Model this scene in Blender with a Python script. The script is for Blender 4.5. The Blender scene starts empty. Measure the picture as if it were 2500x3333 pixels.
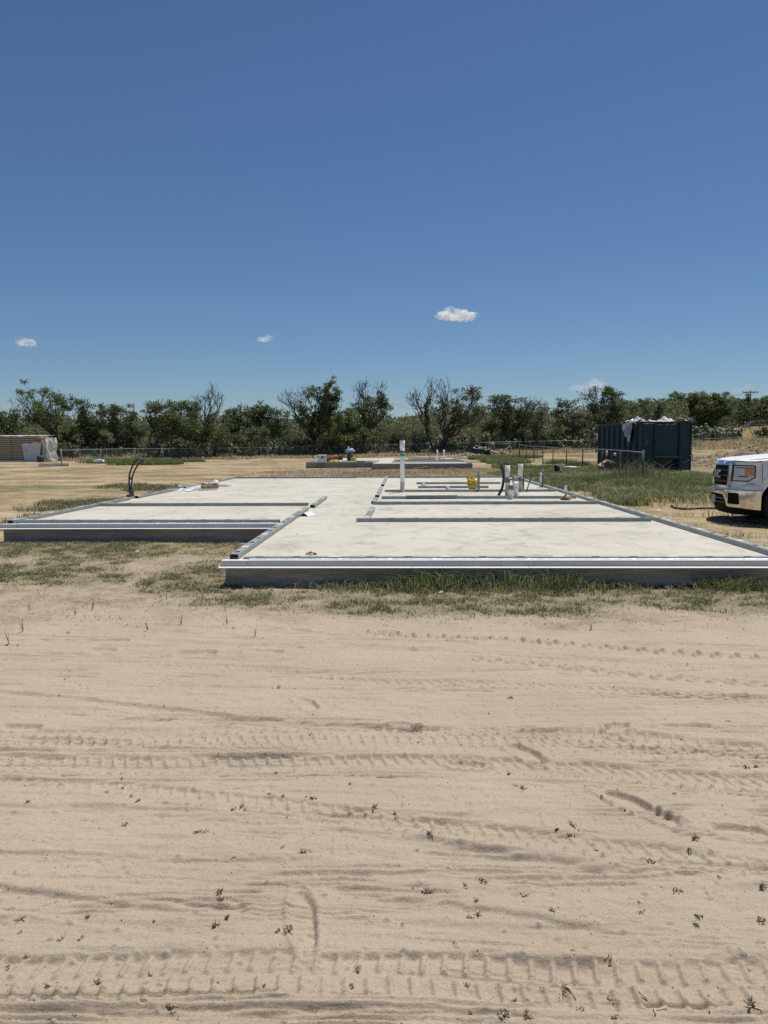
import bpy, bmesh, math, random
import numpy as np
from mathutils import Vector, Matrix, noise as mnoise
R = math.radians
random.seed(7)
RNG = np.random.default_rng(11)
SC = bpy.context.scene
COL = SC.collection

# ---------------------------------------------------------------- camera
H = 1.5
F = 2407.0
YAW, PITCH, ROLL = R(1.5), R(5.21), R(-0.25)
fw = np.array([-math.sin(YAW) * math.cos(PITCH), math.cos(YAW) * math.cos(PITCH), -math.sin(PITCH)])
rt0 = np.array([math.cos(YAW), math.sin(YAW), 0.0]); up0 = np.cross(rt0, fw)
rt = rt0 * math.cos(ROLL) + up0 * math.sin(ROLL); up = np.cross(rt, fw)
cam = bpy.data.cameras.new("camera"); cam.sensor_fit = 'VERTICAL'; cam.sensor_height = 36.0; cam.lens = 36.0 * F / 3333.0
cam.clip_start = 0.05; cam.clip_end = 12000
cob = bpy.data.objects.new("camera", cam); COL.objects.link(cob)
cob.matrix_world = Matrix(((rt[0], up[0], -fw[0], 0), (rt[1], up[1], -fw[1], 0), (rt[2], up[2], -fw[2], H), (0, 0, 0, 1)))
SC.camera = cob

# ---------------------------------------------------------------- sky, sun, exposure
SUN_EL, SUN_AZ = R(70), R(38)          # azimuth clockwise from +Y (towards +X)
w = bpy.data.worlds.new("World"); SC.world = w; w.use_nodes = True
nt = w.node_tree; bg = nt.nodes['Background']
sky = nt.nodes.new('ShaderNodeTexSky'); sky.sky_type = 'NISHITA'; sky.sun_disc = False
sky.sun_elevation = SUN_EL; sky.sun_rotation = SUN_AZ; sky.altitude = 0; sky.air_density = 1.0; sky.dust_density = 0.0; sky.ozone_density = 10
nt.links.new(sky.outputs[0], bg.inputs[0]); bg.inputs[1].default_value = 0.071
sl = bpy.data.lights.new("sun", 'SUN'); sl.energy = 4.7; sl.angle = R(0.5); sl.color = (1.0, 0.955, 0.88)
so = bpy.data.objects.new("sun", sl); COL.objects.link(so)
sd = Vector((math.sin(SUN_AZ) * math.cos(SUN_EL), math.cos(SUN_AZ) * math.cos(SUN_EL), math.sin(SUN_EL)))
so.rotation_euler = sd.to_track_quat('Z', 'Y').to_euler(); so.location = sd * 60
SC.view_settings.view_transform = 'Standard'; SC.view_settings.look = 'None'; SC.view_settings.gamma = 1.0
SC.view_settings.exposure = 0.0
SC.render.engine = 'CYCLES'
SC.cycles.use_denoising = False; SC.cycles.sample_clamp_indirect = 6.0; SC.cycles.sample_clamp_direct = 12.0; SC.cycles.max_bounces = 8; SC.cycles.transparent_max_bounces = 48; SC.cycles.volume_bounces = 5

# ---------------------------------------------------------------- helpers
def at(px, py, z=0.0):
    """a point at height z, from where it stands in the 2500x3333 photograph"""
    d = (px - 1250) / F * rt - (py - 1666.5) / F * up + fw
    t = (z - H) / d[2]
    return d[0] * t, d[1] * t
def atY(px, py, Y):
    d = (px - 1250) / F * rt - (py - 1666.5) / F * up + fw
    t = Y / d[1]
    return d[0] * t, Y, H + d[2] * t

def hsh(ix, iy, seed):
    h = (ix.astype(np.int64) * 374761393 + iy.astype(np.int64) * 668265263 + seed * 974634777) & 0xffffffff
    h = ((h ^ (h >> 13)) * 1274126177) & 0xffffffff
    h = (h ^ (h >> 16)) & 0xffffff
    return h / float(0xffffff)
def vnoise(x, y, seed=0):
    ix = np.floor(x); iy = np.floor(y); fx = x - ix; fy = y - iy
    fx = fx * fx * fx * (fx * (fx * 6 - 15) + 10); fy = fy * fy * fy * (fy * (fy * 6 - 15) + 10)
    a = hsh(ix, iy, seed); b = hsh(ix + 1, iy, seed); c = hsh(ix, iy + 1, seed); d = hsh(ix + 1, iy + 1, seed)
    return (a + (b - a) * fx) * (1 - fy) + (c + (d - c) * fx) * fy
def fbm(x, y, octv=4, seed=0, gain=0.5):
    x = np.asarray(x, float); y = np.asarray(y, float)
    s = 0; a = 1; t = 0
    for o in range(octv):
        s = s + a * vnoise(x * 0.8 - y * 0.6 if o % 2 else x, x * 0.6 + y * 0.8 if o % 2 else y, seed + o * 17); t += a; a *= gain; x = x * 2.03 + 5.1; y = y * 2.03 + 3.7
    return s / t                      # 0..1
def sst(a, b, x):
    t = np.clip((x - a) / (b - a), 0, 1); return t * t * (3 - 2 * t)

# terrain ------------------------------------------------------------------
def hill(x, y):
    tx = np.clip((x + 20) / 97, 0, 1.15); ty = np.clip((y - 45) / 105, 0, 1.25)
    return 5.0 * tx * ty
MOUNDS = [(22.6, 46, 3.6, 2.4, 1.45), (19.0, 47.5, 2.8, 2.0, .6), (16.8, 44, 2.2, 1.4, .5), (26, 48, 4, 3, 1.2), (17.5, 53, 3.5, 2, .4), (5.6, 66, 2.2, 1.2, .4), (-4, 41.5, 2.6, .9, .10)]
def mound(x, y):
    m = 0
    for cx, cy, rx, ry, h in MOUNDS:
        r = np.sqrt(((x - cx) / rx) ** 2 + ((y - cy) / ry) ** 2)
        m = m + h * (1 - sst(0.0, 1.25, r)) * (0.35 + 1.1 * fbm(x * 1.3, y * 1.3, 5, 91, .6))
    return m
def T(x, y):
    x = np.asarray(x, float); y = np.asarray(y, float)
    return hill(x, y) + mound(x, y) + (fbm(x * .12, y * .12, 3, 5) - .5) * .16 * sst(8, 40, np.abs(y)) - (fbm(x * .7, y * .7, 2, 8) - .5) * .02
def Tf(x, y): return float(T(x, y))

MATS = {}
def mat(name, col=(.5, .5, .5), rough=.7, metal=0.0, var=0.0, scale=5.0, bump=0.0, bscale=40.0, col2=None, stretch=(1, 1, 1), island=0.0, trans=0.0, spec=None, coat=0.0, sheen=0):
    if name in MATS: return MATS[name]
    m = bpy.data.materials.new(name); m.use_nodes = True; n = m.node_tree.nodes; l = m.node_tree.links
    b = n['Principled BSDF']; b.inputs['Roughness'].default_value = rough; b.inputs['Metallic'].default_value = metal
    if spec is not None: b.inputs['Specular IOR Level'].default_value = spec
    if coat: b.inputs['Coat Weight'].default_value = coat; b.inputs['Coat Roughness'].default_value = .04
    c2 = col2 or tuple(c * (1 - var) for c in col)
    tc = n.new('ShaderNodeTexCoord'); mp = n.new('ShaderNodeMapping'); mp.inputs['Scale'].default_value = stretch
    l.new(tc.outputs['Object'], mp.inputs[0])
    nz = n.new('ShaderNodeTexNoise'); nz.inputs['Scale'].default_value = scale; nz.inputs['Detail'].default_value = 7; nz.inputs['Roughness'].default_value = .62
    l.new(mp.outputs[0], nz.inputs['Vector'])
    cr = n.new('ShaderNodeValToRGB'); cr.color_ramp.elements[0].position = .34; cr.color_ramp.elements[1].position = .66
    cr.color_ramp.elements[0].color = (*c2, 1); cr.color_ramp.elements[1].color = (*col, 1)
    l.new(nz.outputs[0], cr.inputs[0]); out = cr.outputs[0]
    if island:
        g = n.new('ShaderNodeNewGeometry'); hv = n.new('ShaderNodeHueSaturation')
        mr = n.new('ShaderNodeMapRange'); mr.inputs[3].default_value = 1 - island; mr.inputs[4].default_value = 1 + island
        l.new(g.outputs['Random Per Island'], mr.inputs[0]); l.new(mr.outputs[0], hv.inputs['Value']); l.new(out, hv.inputs['Color']); out = hv.outputs[0]
    l.new(out, b.inputs['Base Color'])
    if bump:
        bn = n.new('ShaderNodeTexNoise'); bn.inputs['Scale'].default_value = bscale; bn.inputs['Detail'].default_value = 6; l.new(mp.outputs[0], bn.inputs['Vector'])
        bp = n.new('ShaderNodeBump'); bp.inputs['Strength'].default_value = bump; bp.inputs['Distance'].default_value = .01
        l.new(bn.outputs[0], bp.inputs['Height']); l.new(bp.outputs[0], b.inputs['Normal'])
    if trans:
        tb = n.new('ShaderNodeBsdfTranslucent'); mx = n.new('ShaderNodeMixShader'); mx.inputs[0].default_value = trans
        l.new(out, tb.inputs[0]); l.new(b.outputs[0], mx.inputs[1]); l.new(tb.outputs[0], mx.inputs[2])
        l.new(mx.outputs[0], n['Material Output'].inputs[0])
    MATS[name] = m; return m

class MB:
    """collects shapes into one mesh"""
    def __init__(s): s.v = []; s.f = []; s.mi = []; s.sm = []; s.cur = 0; s.smooth = False
    def add(s, vs, fs):
        o = len(s.v); s.v.extend([tuple(map(float, v)) for v in vs])
        for f in fs: s.f.append(tuple(i + o for i in f)); s.mi.append(s.cur); s.sm.append(s.smooth)
        return s
    def box(s, x0, x1, y0, y1, z0, z1, b=0.0):
        if b <= 0:
            return s.add([(x0, y0, z0), (x1, y0, z0), (x1, y1, z0), (x0, y1, z0), (x0, y0, z1), (x1, y0, z1), (x1, y1, z1), (x0, y1, z1)],
                         [(3, 2, 1, 0), (4, 5, 6, 7), (0, 1, 5, 4), (1, 2, 6, 5), (2, 3, 7, 6), (3, 0, 4, 7)])
        bm = bmesh.new(); bmesh.ops.create_cube(bm, size=1.0)
        for v in bm.verts: v.co = Vector(((x0 + x1) / 2 + v.co.x * (x1 - x0), (y0 + y1) / 2 + v.co.y * (y1 - y0), (z0 + z1) / 2 + v.co.z * (z1 - z0)))
        bmesh.ops.bevel(bm, geom=list(bm.edges), offset=b, segments=2, profile=.5, affect='EDGES')
        bm.verts.index_update(); s.add([v.co[:] for v in bm.verts], [[v.index for v in f.verts] for f in bm.faces]); bm.free(); return s
    def tube(s, pts, r, n=8, cap=True):
        pts = [Vector(p) for p in pts]; rs = r if isinstance(r, (list, tuple)) else [r] * len(pts)
        o = len(s.v); ref = None
        for i, p in enumerate(pts):
            d = (pts[min(i + 1, len(pts) - 1)] - pts[max(i - 1, 0)]).normalized()
            if ref is None: ref = Vector((1, 0, 0)) if abs(d.x) < .8 else Vector((0, 1, 0))
            a = d.cross(ref); a.normalize(); b2 = a.cross(d); ref = b2.copy() * -1 if False else ref
            for k in range(n):
                t = 2 * math.pi * k / n; s.v.append(tuple(p + a * math.cos(t) * rs[i] + b2 * math.sin(t) * rs[i]))
        def F_(f): s.f.append(f); s.mi.append(s.cur); s.sm.append(True)
        for i in range(len(pts) - 1):
            for k in range(n):
                F_((o + i * n + k, o + i * n + (k + 1) % n, o + (i + 1) * n + (k + 1) % n, o + (i + 1) * n + k))
        if cap:
            s.f.append(tuple(o + k for k in range(n))[::-1]); s.mi.append(s.cur); s.sm.append(False)
            e = o + (len(pts) - 1) * n; s.f.append(tuple(e + k for k in range(n))); s.mi.append(s.cur); s.sm.append(False)
        return s
    def lathe(s, prof, c=(0, 0, 0), n=20, axis='z'):
        o = len(s.v)
        for r, z in prof:
            for k in range(n):
                t = 2 * math.pi * k / n; a, b2 = r * math.cos(t), r * math.sin(t)
                s.v.append((c[0] + a, c[1] + b2, c[2] + z) if axis == 'z' else (c[0] + a, c[1] + z, c[2] + b2))
        for i in range(len(prof) - 1):
            for k in range(n):
                s.f.append((o + i * n + k, o + i * n + (k + 1) % n, o + (i + 1) * n + (k + 1) % n, o + (i + 1) * n + k)); s.mi.append(s.cur); s.sm.append(True)
        return s
    def grid(s, P):
        """P: 2-D list of points"""
        o = len(s.v); a = len(P); b2 = len(P[0])
        for row in P:
            for p in row: s.v.append(tuple(map(float, p)))
        for i in range(a - 1):
            for j in range(b2 - 1):
                s.f.append((o + i * b2 + j, o + i * b2 + j + 1, o + (i + 1) * b2 + j + 1, o + (i + 1) * b2 + j)); s.mi.append(s.cur); s.sm.append(s.smooth)
        return s
    def build(s, name, mats, parent=None, loc=None):
        me = bpy.data.meshes.new(name); me.from_pydata(s.v, [], s.f)
        if not isinstance(mats, (list, tuple)): mats = [mats]
        for m in mats: me.materials.append(m)
        me.polygons.foreach_set('material_index', s.mi); me.polygons.foreach_set('use_smooth', s.sm); me.update()
        o = bpy.data.objects.new(name, me); COL.objects.link(o)
        if parent is not None: o.parent = parent
        if loc is not None: o.location = loc
        return o
def tag(o, label=None, cat=None, group=None, kind=None):
    if label: o['label'] = label
    if cat: o['category'] = cat
    if group: o['group'] = group
    if kind or cat: o['kind'] = kind or 'thing'
    return o
def empty(name, loc, rz, label, cat, group=None):
    o = bpy.data.objects.new(name, None); COL.objects.link(o); o.location = loc; o.rotation_euler = (0, 0, rz); o.empty_display_size = .2
    return tag(o, label, cat, group)
def copy_tree(o, parent=None):
    c = o.copy(); COL.objects.link(c)
    if parent is not None: c.parent = parent
    for ch in [k for k in list(COL.objects) if k.parent == o]: copy_tree(ch, c)
    return c
def mesh_np(name, V, loops, sizes, mats, mi=None, smooth=False):
    me = bpy.data.meshes.new(name); me.vertices.add(len(V)); me.vertices.foreach_set('co', np.ascontiguousarray(V, np.float32).ravel())
    me.loops.add(len(loops)); me.loops.foreach_set('vertex_index', loops.astype(np.int32))
    st = np.concatenate([[0], np.cumsum(sizes)[:-1]]).astype(np.int32)
    me.polygons.add(len(sizes)); me.polygons.foreach_set('loop_start', st)
    try: me.polygons.foreach_set('loop_total', sizes.astype(np.int32))
    except Exception: pass
    for m in (mats if isinstance(mats, (list, tuple)) else [mats]): me.materials.append(m)
    if mi is not None: me.polygons.foreach_set('material_index', mi.astype(np.int32))
    if smooth: me.polygons.foreach_set('use_smooth', np.ones(len(sizes), bool))
    me.update(calc_edges=True); me.validate()
    return me

# ---------------------------------------------------------------- tyre tracks and footprints in the sand (world space)
def line(pts): return np.array(sorted([at(x, y) for x, y in pts]))
RUTS = [  # photo control points, half width (m), depth, lug pitch, lug height, style
    (line([(-200, 3168), (600, 3165), (1300, 3160), (1900, 3180), (2700, 3190)]), .088, .026, .062, .011, 'lug'),
    (line([(-200, 3262), (900, 3275), (1500, 3290), (2700, 3300)]), .055, .007, .05, .005, 'rib'),
    (line([(-200, 3320), (900, 3335), (1500, 3345), (2700, 3350)]), .05, .006, .05, .004, 'rib'),
    (line([(-200, 2885), (100, 2930), (400, 2975), (640, 3010), (760, 3030)]), .06, .018, .05, .003, 'soft'),
    (line([(1150, 2730), (1500, 2790), (2000, 2860), (2700, 2930)]), .10, .016, .05, .002, 'soft'),
    (line([(1150, 2930), (1500, 2980), (1900, 3050), (2200, 3100)]), .07, .014, .05, .002, 'soft'),
    (line([(-200, 2795), (500, 2830), (1100, 2850)]), .09, .010, .05, .002, 'soft'),
    (line([(-200, 2488), (600, 2478), (1250, 2488), (1900, 2508), (2700, 2560)]), .088, .024, .062, .010, 'lug'),
    (line([(-200, 2522), (600, 2520), (1250, 2530), (1900, 2548), (2700, 2600)]), .055, .006, .05, .007, 'rib'),
    (line([(-200, 2525), (300, 2555), (800, 2615), (1250, 2672), (1800, 2730), (2700, 2850)]), .07, .017, .066, .009, 'lug'),
    (line([(-200, 2410), (500, 2395), (900, 2378), (1250, 2384), (1900, 2400), (2700, 2455)]), .10, .018, .062, .010, 'lug'),
    (line([(-200, 2420), (500, 2418), (1250, 2421), (1900, 2434), (2700, 2490)]), .06, .005, .06, .007, 'lug'),
    (line([(-200, 2240), (200, 2275), (650, 2322), (1100, 2365), (1500, 2378)]), .05, .022, .05, .003, 'soft'),
    (line([(1000, 2205), (1700, 2232), (2100, 2255), (2700, 2290)]), .07, .014, .07, .010, 'lug'),
    (line([(900, 2098), (1500, 2118), (2000, 2150), (2700, 2200)]), .06, .006, .05, .009, 'rib'),
    (line([(1150, 2058), (1700, 2082), (2100, 2115), (2700, 2160)]), .06, .010, .12, .024, 'cleat'),
    (line([(1500, 2140), (1800, 2165), (2100, 2200), (2700, 2240)]), .06, .008, .11, .018, 'cleat'),
    (line([(-200, 2068), (500, 2085), (1000, 2110), (1500, 2125)]), .06, .014, .07, .004, 'soft'),
    (line([(-200, 2140), (500, 2160), (1200, 2190)]), .05, .014, .07, .005, 'lug'),
    (line([(-200, 2015), (300, 2025), (700, 2040), (1200, 2075)]), .06, .014, .07, .004, 'soft'),
    (line([(-200, 2305), (500, 2330), (1100, 2350)]), .09, .010, .07, .002, 'soft'),
    (line([(-200, 2650), (700, 2700), (1500, 2790), (2200, 2900)]), .10, .008, .07, .003, 'soft'),
]
PRINTS = [(2085, 2630, .20, .055, .030, -.9), (2010, 2375, .10, .06, .030, 1.2), (1710, 2455, .12, .055, .028, -1.0), (985, 2990, .15, .045, .024, -1.35), (2430, 2712, .12, .05, .022, -.2),
          (75, 2372, .10, .05, .022, 0), (455, 2338, .17, .05, .020, .1), (1520, 2488, .09, .04, .028, 0), (2060, 2435, .13, .05, .018, .1), (1330, 2365, .07, .04, .022, 0),
          (330, 2118, .10, .07, .024, 0), (640, 2125, .15, .08, .026, .1), (860, 2120, .14, .08, .026, -.3), (1310, 2360, .08, .05, .02, 0), (1000, 2290, .12, .05, .02, -1.0), (1880, 2180, .12, .06, .024, .6),
          (1450, 2230, .12, .05, .015, .2), (2250, 2370, .14, .05, .02, 0), (700, 2980, .10, .06, .010, .5), (1250, 2060, .12, .07, .02, .3), (930, 2050, .2, .08, .02, -.2), (120, 2560, .1, .05, .010, .2)]
def tracks(x, y):
    h = np.zeros_like(x)
    for i, (P, w_, d, pt, la, st) in enumerate(RUTS):
        yc = np.interp(x, P[:, 0], P[:, 1]) + (fbm(x * 1.7, x * 0 + i, 3, 300 + i) - .5) * .05
        ends = sst(P[0, 0] - .05, P[0, 0] + .15, x) * (1 - sst(P[-1, 0] - .25, P[-1, 0] + .05, x))
        if st == 'lug': ends = np.maximum(ends, 0)
        v = (y - yc) / w_; a = np.abs(v)
        a = a + (fbm(x * 9, y * 9, 3, 600 + i) - .5) * .30; wn = .45 + .9 * fbm(x * 2.2 + i * 9, y * 2.0, 3, 40 + i)
        ins = 1 - sst(.82, 1.08, a) * np.where(v > 0, 1, .999)
        d = d * .60
        g = -d * ins + .26 * d * np.exp(-((a - 1.25) / .2) ** 2)
        if st in ('lug', 'cleat'):
            ph = x / pt + (.16, .5, .3)[i % 3] * v * np.where(v > 0, 1, -1) * (1 if i % 2 else -1) + np.where(v > 0, .5, 0)
            fr = ph - np.floor(ph); lug = sst(.10, .26, fr) * (1 - sst(.34, .52, fr))
            row = sst(.08, .2, a) * (1 - sst(.85, 1.0, a))
            rag = .8 + .5 * fbm(x * 14, y * 14, 2, 70 + i)
            g = g + .85 * la * lug * row * rag * sst(.2, .5, wn) * (1.2 if st == 'cleat' else 1)
        if st == 'rib':
            g = g + la * (np.cos(v * math.pi * 3.2) - 1) * ins * sst(.42, .62, fbm(x * 1.3, x * 0 + 3 * i + np.round(v * 1.6), 2, 60 + i)) * 1.2
        h = h + g * ends * (.55 + .6 * wn)
    N1 = fbm(x * 3.1, y * 9, 3, 700); N2 = fbm(x * 20, y * 20, 2, 701) - .5
    rg = np.random.default_rng(77)
    for i in range(90):
        yc0 = 1.75 + 4.7 * rg.random() ** .9; xc = rg.uniform(-.75, .75) * yc0; L = rg.uniform(.25, .9) * yc0 * .6; w_ = rg.uniform(.004, .010) * (.6 + yc0 * .26); sl = rg.normal(-.035, .05); d = rg.uniform(.5, .9) * w_; k3 = rg.integers(1, 4)
        m = (np.abs(x - xc) < L) & (np.abs(y - yc0 - sl * (x - xc)) < .25)
        if not m.any(): continue
        xm, ym = x[m], y[m]; e = 1 - sst(.7, 1, np.abs(xm - xc) / L)
        for q in range(k3):
            v = (ym - yc0 - q * w_ * 3.4 - sl * (xm - xc) - .012 * np.sin(xm * 2.3 + i)) / w_ + N2[m] * .7
            h[m] += (-d * np.exp(-v ** 4) + .35 * d * np.exp(-((np.abs(v) - 1.5) / .4) ** 2)) * e * sst(.36, .5, N1[m])
    for i, (px, py, a_, b_, d, ang) in enumerate(PRINTS):
        cx, cy = at(px, py); ca, sa = math.cos(ang), math.sin(ang)
        u = ((x - cx) * ca + (y - cy) * sa) / a_; v = (-(x - cx) * sa + (y - cy) * ca) / b_
        m = (np.abs(u) < 2) & (np.abs(v) < 2.5)
        if not m.any(): continue
        r = np.sqrt(np.abs(u[m]) ** 2.4 + np.abs(v[m]) ** 2.4) + (fbm(x[m] * 18, y[m] * 18, 3, 500 + i) - .5) * .5
        h[m] += -d * .8 * (1 - sst(.82, 1.0, r)) * (.55 + .45 * np.clip(v[m] + .4 * u[m], -1, 1)) + .35 * d * np.exp(-((r - 1.25) / .2) ** 2)
    return h
def sandmask(x, y):       # 1 where the ground is churned bare sand
    e = 6.35 + (fbm(x * .5, x * 0, 3, 21) - .5) * 1.3 + (fbm(x * 3, y * 3, 3, 22) - .5) * .9
    return 1 - sst(e - .7, e + .6, y)
def G(x, y):
    x = np.asarray(x, float); y = np.asarray(y, float)
    z = T(x, y)
    nr = 1 - sst(8, 13, y)
    s = np.zeros_like(z); k = (y < 13) & (np.abs(x) < 14) & (y > .5)
    if k.any():
        xx, yy = x[k], y[k]; sm = sandmask(xx, yy)
        t = np.zeros_like(xx); q = (yy < 8.2) & (np.abs(xx) < 6)
        if q.any(): t[q] = tracks(xx[q], yy[q])
        v = t * (1 - sst(6.3, 7.6, yy))
        v = v + (fbm(xx * .9, yy * 5, 4, 31) - .5) * .022 * sm + (fbm(xx * 2.4, yy * 22, 4, 32) - .5) * .016 * sm
        n1 = fbm(xx * 14, yy * 20, 5, 33, .6); v = v + (n1 - .5) * .0100 + np.maximum(fbm(xx * 38, yy * 38, 2, 34) - .76, 0) * .05 - np.maximum(fbm(xx * 24, yy * 28, 2, 37) - .78, 0) * .04
        v = v + (fbm(xx * 8, yy * 8, 3, 35) - .5) * .035 * (1 - sm)
        s[k] = v * nr[k]
    far = (fbm(x * 1.5, y * 1.5, 4, 36) - .5) * .05 * sst(8, 14, y)
    return z + s + far
def Gf(x, y): return float(G(np.array([x]), np.array([y]))[0])

# masks of what grows on the ground
def openf(x, y): return 1 - sst(2215, 2270, 1313 + 2407 * x / y) * (1 - sst(146, 152, y + 0 * x))
def blob(x, y, cx, cy, rx, ry): return np.exp(-(((x - cx) / rx) ** 2 + ((y - cy) / ry) ** 2) ** 1.5)
def green_mask(x, y):
    n = fbm(x * .9, y * .9, 4, 50); n2 = fbm(x * 3.2, y * 3.2, 3, 51)
    m = np.zeros_like(x)
    m = np.maximum(m, .95 * blob(x, y, 1.0, 7.05, 4.2, .85)); m = np.maximum(m, .72 * blob(x, y, -3.4, 8.8, 3.2, 1.3)); m = np.maximum(m, .95 * blob(x, y, -2.2, 8.0, .9, 1.2))
    m = np.maximum(m, .95 * blob(x, y, 3.1, 6.75, .9, .28)); m = np.maximum(m, 1.1 * blob(x, y, 1.0, 7.55, 1.5, .25)); m = np.maximum(m, 1.0 * blob(x, y, 3.4, 7.6, .5, .2))
    m = np.maximum(m, .8 * blob(x, y, -1.9, 7.6, 1.0, .8))
    m = np.maximum(m, .85 * blob(x, y, -4.4, 10.4, 3.6, 1.3)); m = np.maximum(m, .9 * blob(x, y, -2.8, 10.9, 1.2, .5))
    m = np.maximum(m, 1.25 * blob(x, y, 8.0, 27, 3.6, 6)); m = np.maximum(m, 1.25 * blob(x, y, 11.5, 33.5, 4.5, 3.5)); m = np.maximum(m, 1.2 * blob(x, y, 11, 25, 4, 6))
    m = np.maximum(m, 1.25 * blob(x, y, 7.2, 36, 2.6, 8)); m = np.maximum(m, 1.0 * blob(x, y, 7.4, 21, 2.2, 3)); m = np.maximum(m, .9 * blob(x, y, 5.5, 18.7, .8, 1.3)); m = np.maximum(m, .8 * blob(x, y, 7.5, 55, 2.2, 8))
    m = np.maximum(m, 1.2 * blob(x, y, -24, 66, 5, 4)); m = np.maximum(m, .8 * blob(x, y, -8.2, 19, 1.8, 1.5)); m = np.maximum(m, .8 * blob(x, y, -7.4, 14, 1.1, 2.2)); m = np.maximum(m, .8 * blob(x, y, -7.2, 24, 1.2, 3)); m = np.maximum(m, .55 * blob(x, y, -22, 30, 7, 3))
    m = np.maximum(m, .7 * blob(x, y, 0, 30, 5, 2.5)); m = np.maximum(m, .8 * blob(x, y, 24, 64, 9, 5))
    m = np.maximum(m, .72 * sst(.50, .68, fbm(x * .10, y * .22, 4, 53)) * sst(12, 16, y) * (1 - sst(70, 90, y)))
    return np.clip(sst(.35, .62, m * (.25 + 1.1 * n + .35 * n2) * .82), 0, 1)
def straw_mask(x, y):
    n = fbm(x * .35, y * .55, 4, 55); n2 = fbm(x * 2.1, y * 2.5, 3, 56)
    base = sst(8, 14, y) * .75 + .45 * sst(6.2, 7.5, y) * (1 - sst(8, 14, y))
    base = np.maximum(base, sst(70, 84, y) * 1.15)
    base = np.maximum(base, 1.2 * blob(x, y, 7.2, 18.6, 1.7, 1.6)); base = np.maximum(base, .9 * blob(x, y, 4.6, 9.8, 1.5, 1.6))
    base = np.maximum(base, .7 * blob(x, y, -4.2, 8.2, 1.8, .7)); base = np.maximum(base, 1.1 * blob(x, y, 2, 39, 9, 4)); base = np.maximum(base, 1.0 * blob(x, y, -7.8, 12.8, 1.2, 2))
    n3 = fbm(x * .9, y * 1.6, 5, 59)
    return np.clip(sst(.36, .60, base * (.10 + .85 * n + .35 * n2 + .55 * n3) * .85), 0, 1)
def dirt_mask(x, y):
    m = np.zeros_like(x)
    for cx, cy, rx, ry, h in MOUNDS:
        m = np.maximum(m, 1 - sst(.8, 1.5, np.sqrt(((x - cx) / rx) ** 2 + ((y - cy) / ry) ** 2)))
    m = np.maximum(m, .6 * blob(x, y, -22, 22, 8, 2.2)); m = np.maximum(m, .8 * blob(x, y, -2, 41, 5, 1.6))
    return m * (.5 + .8 * fbm(x * 1.3, y * 1.3, 3, 57))

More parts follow.
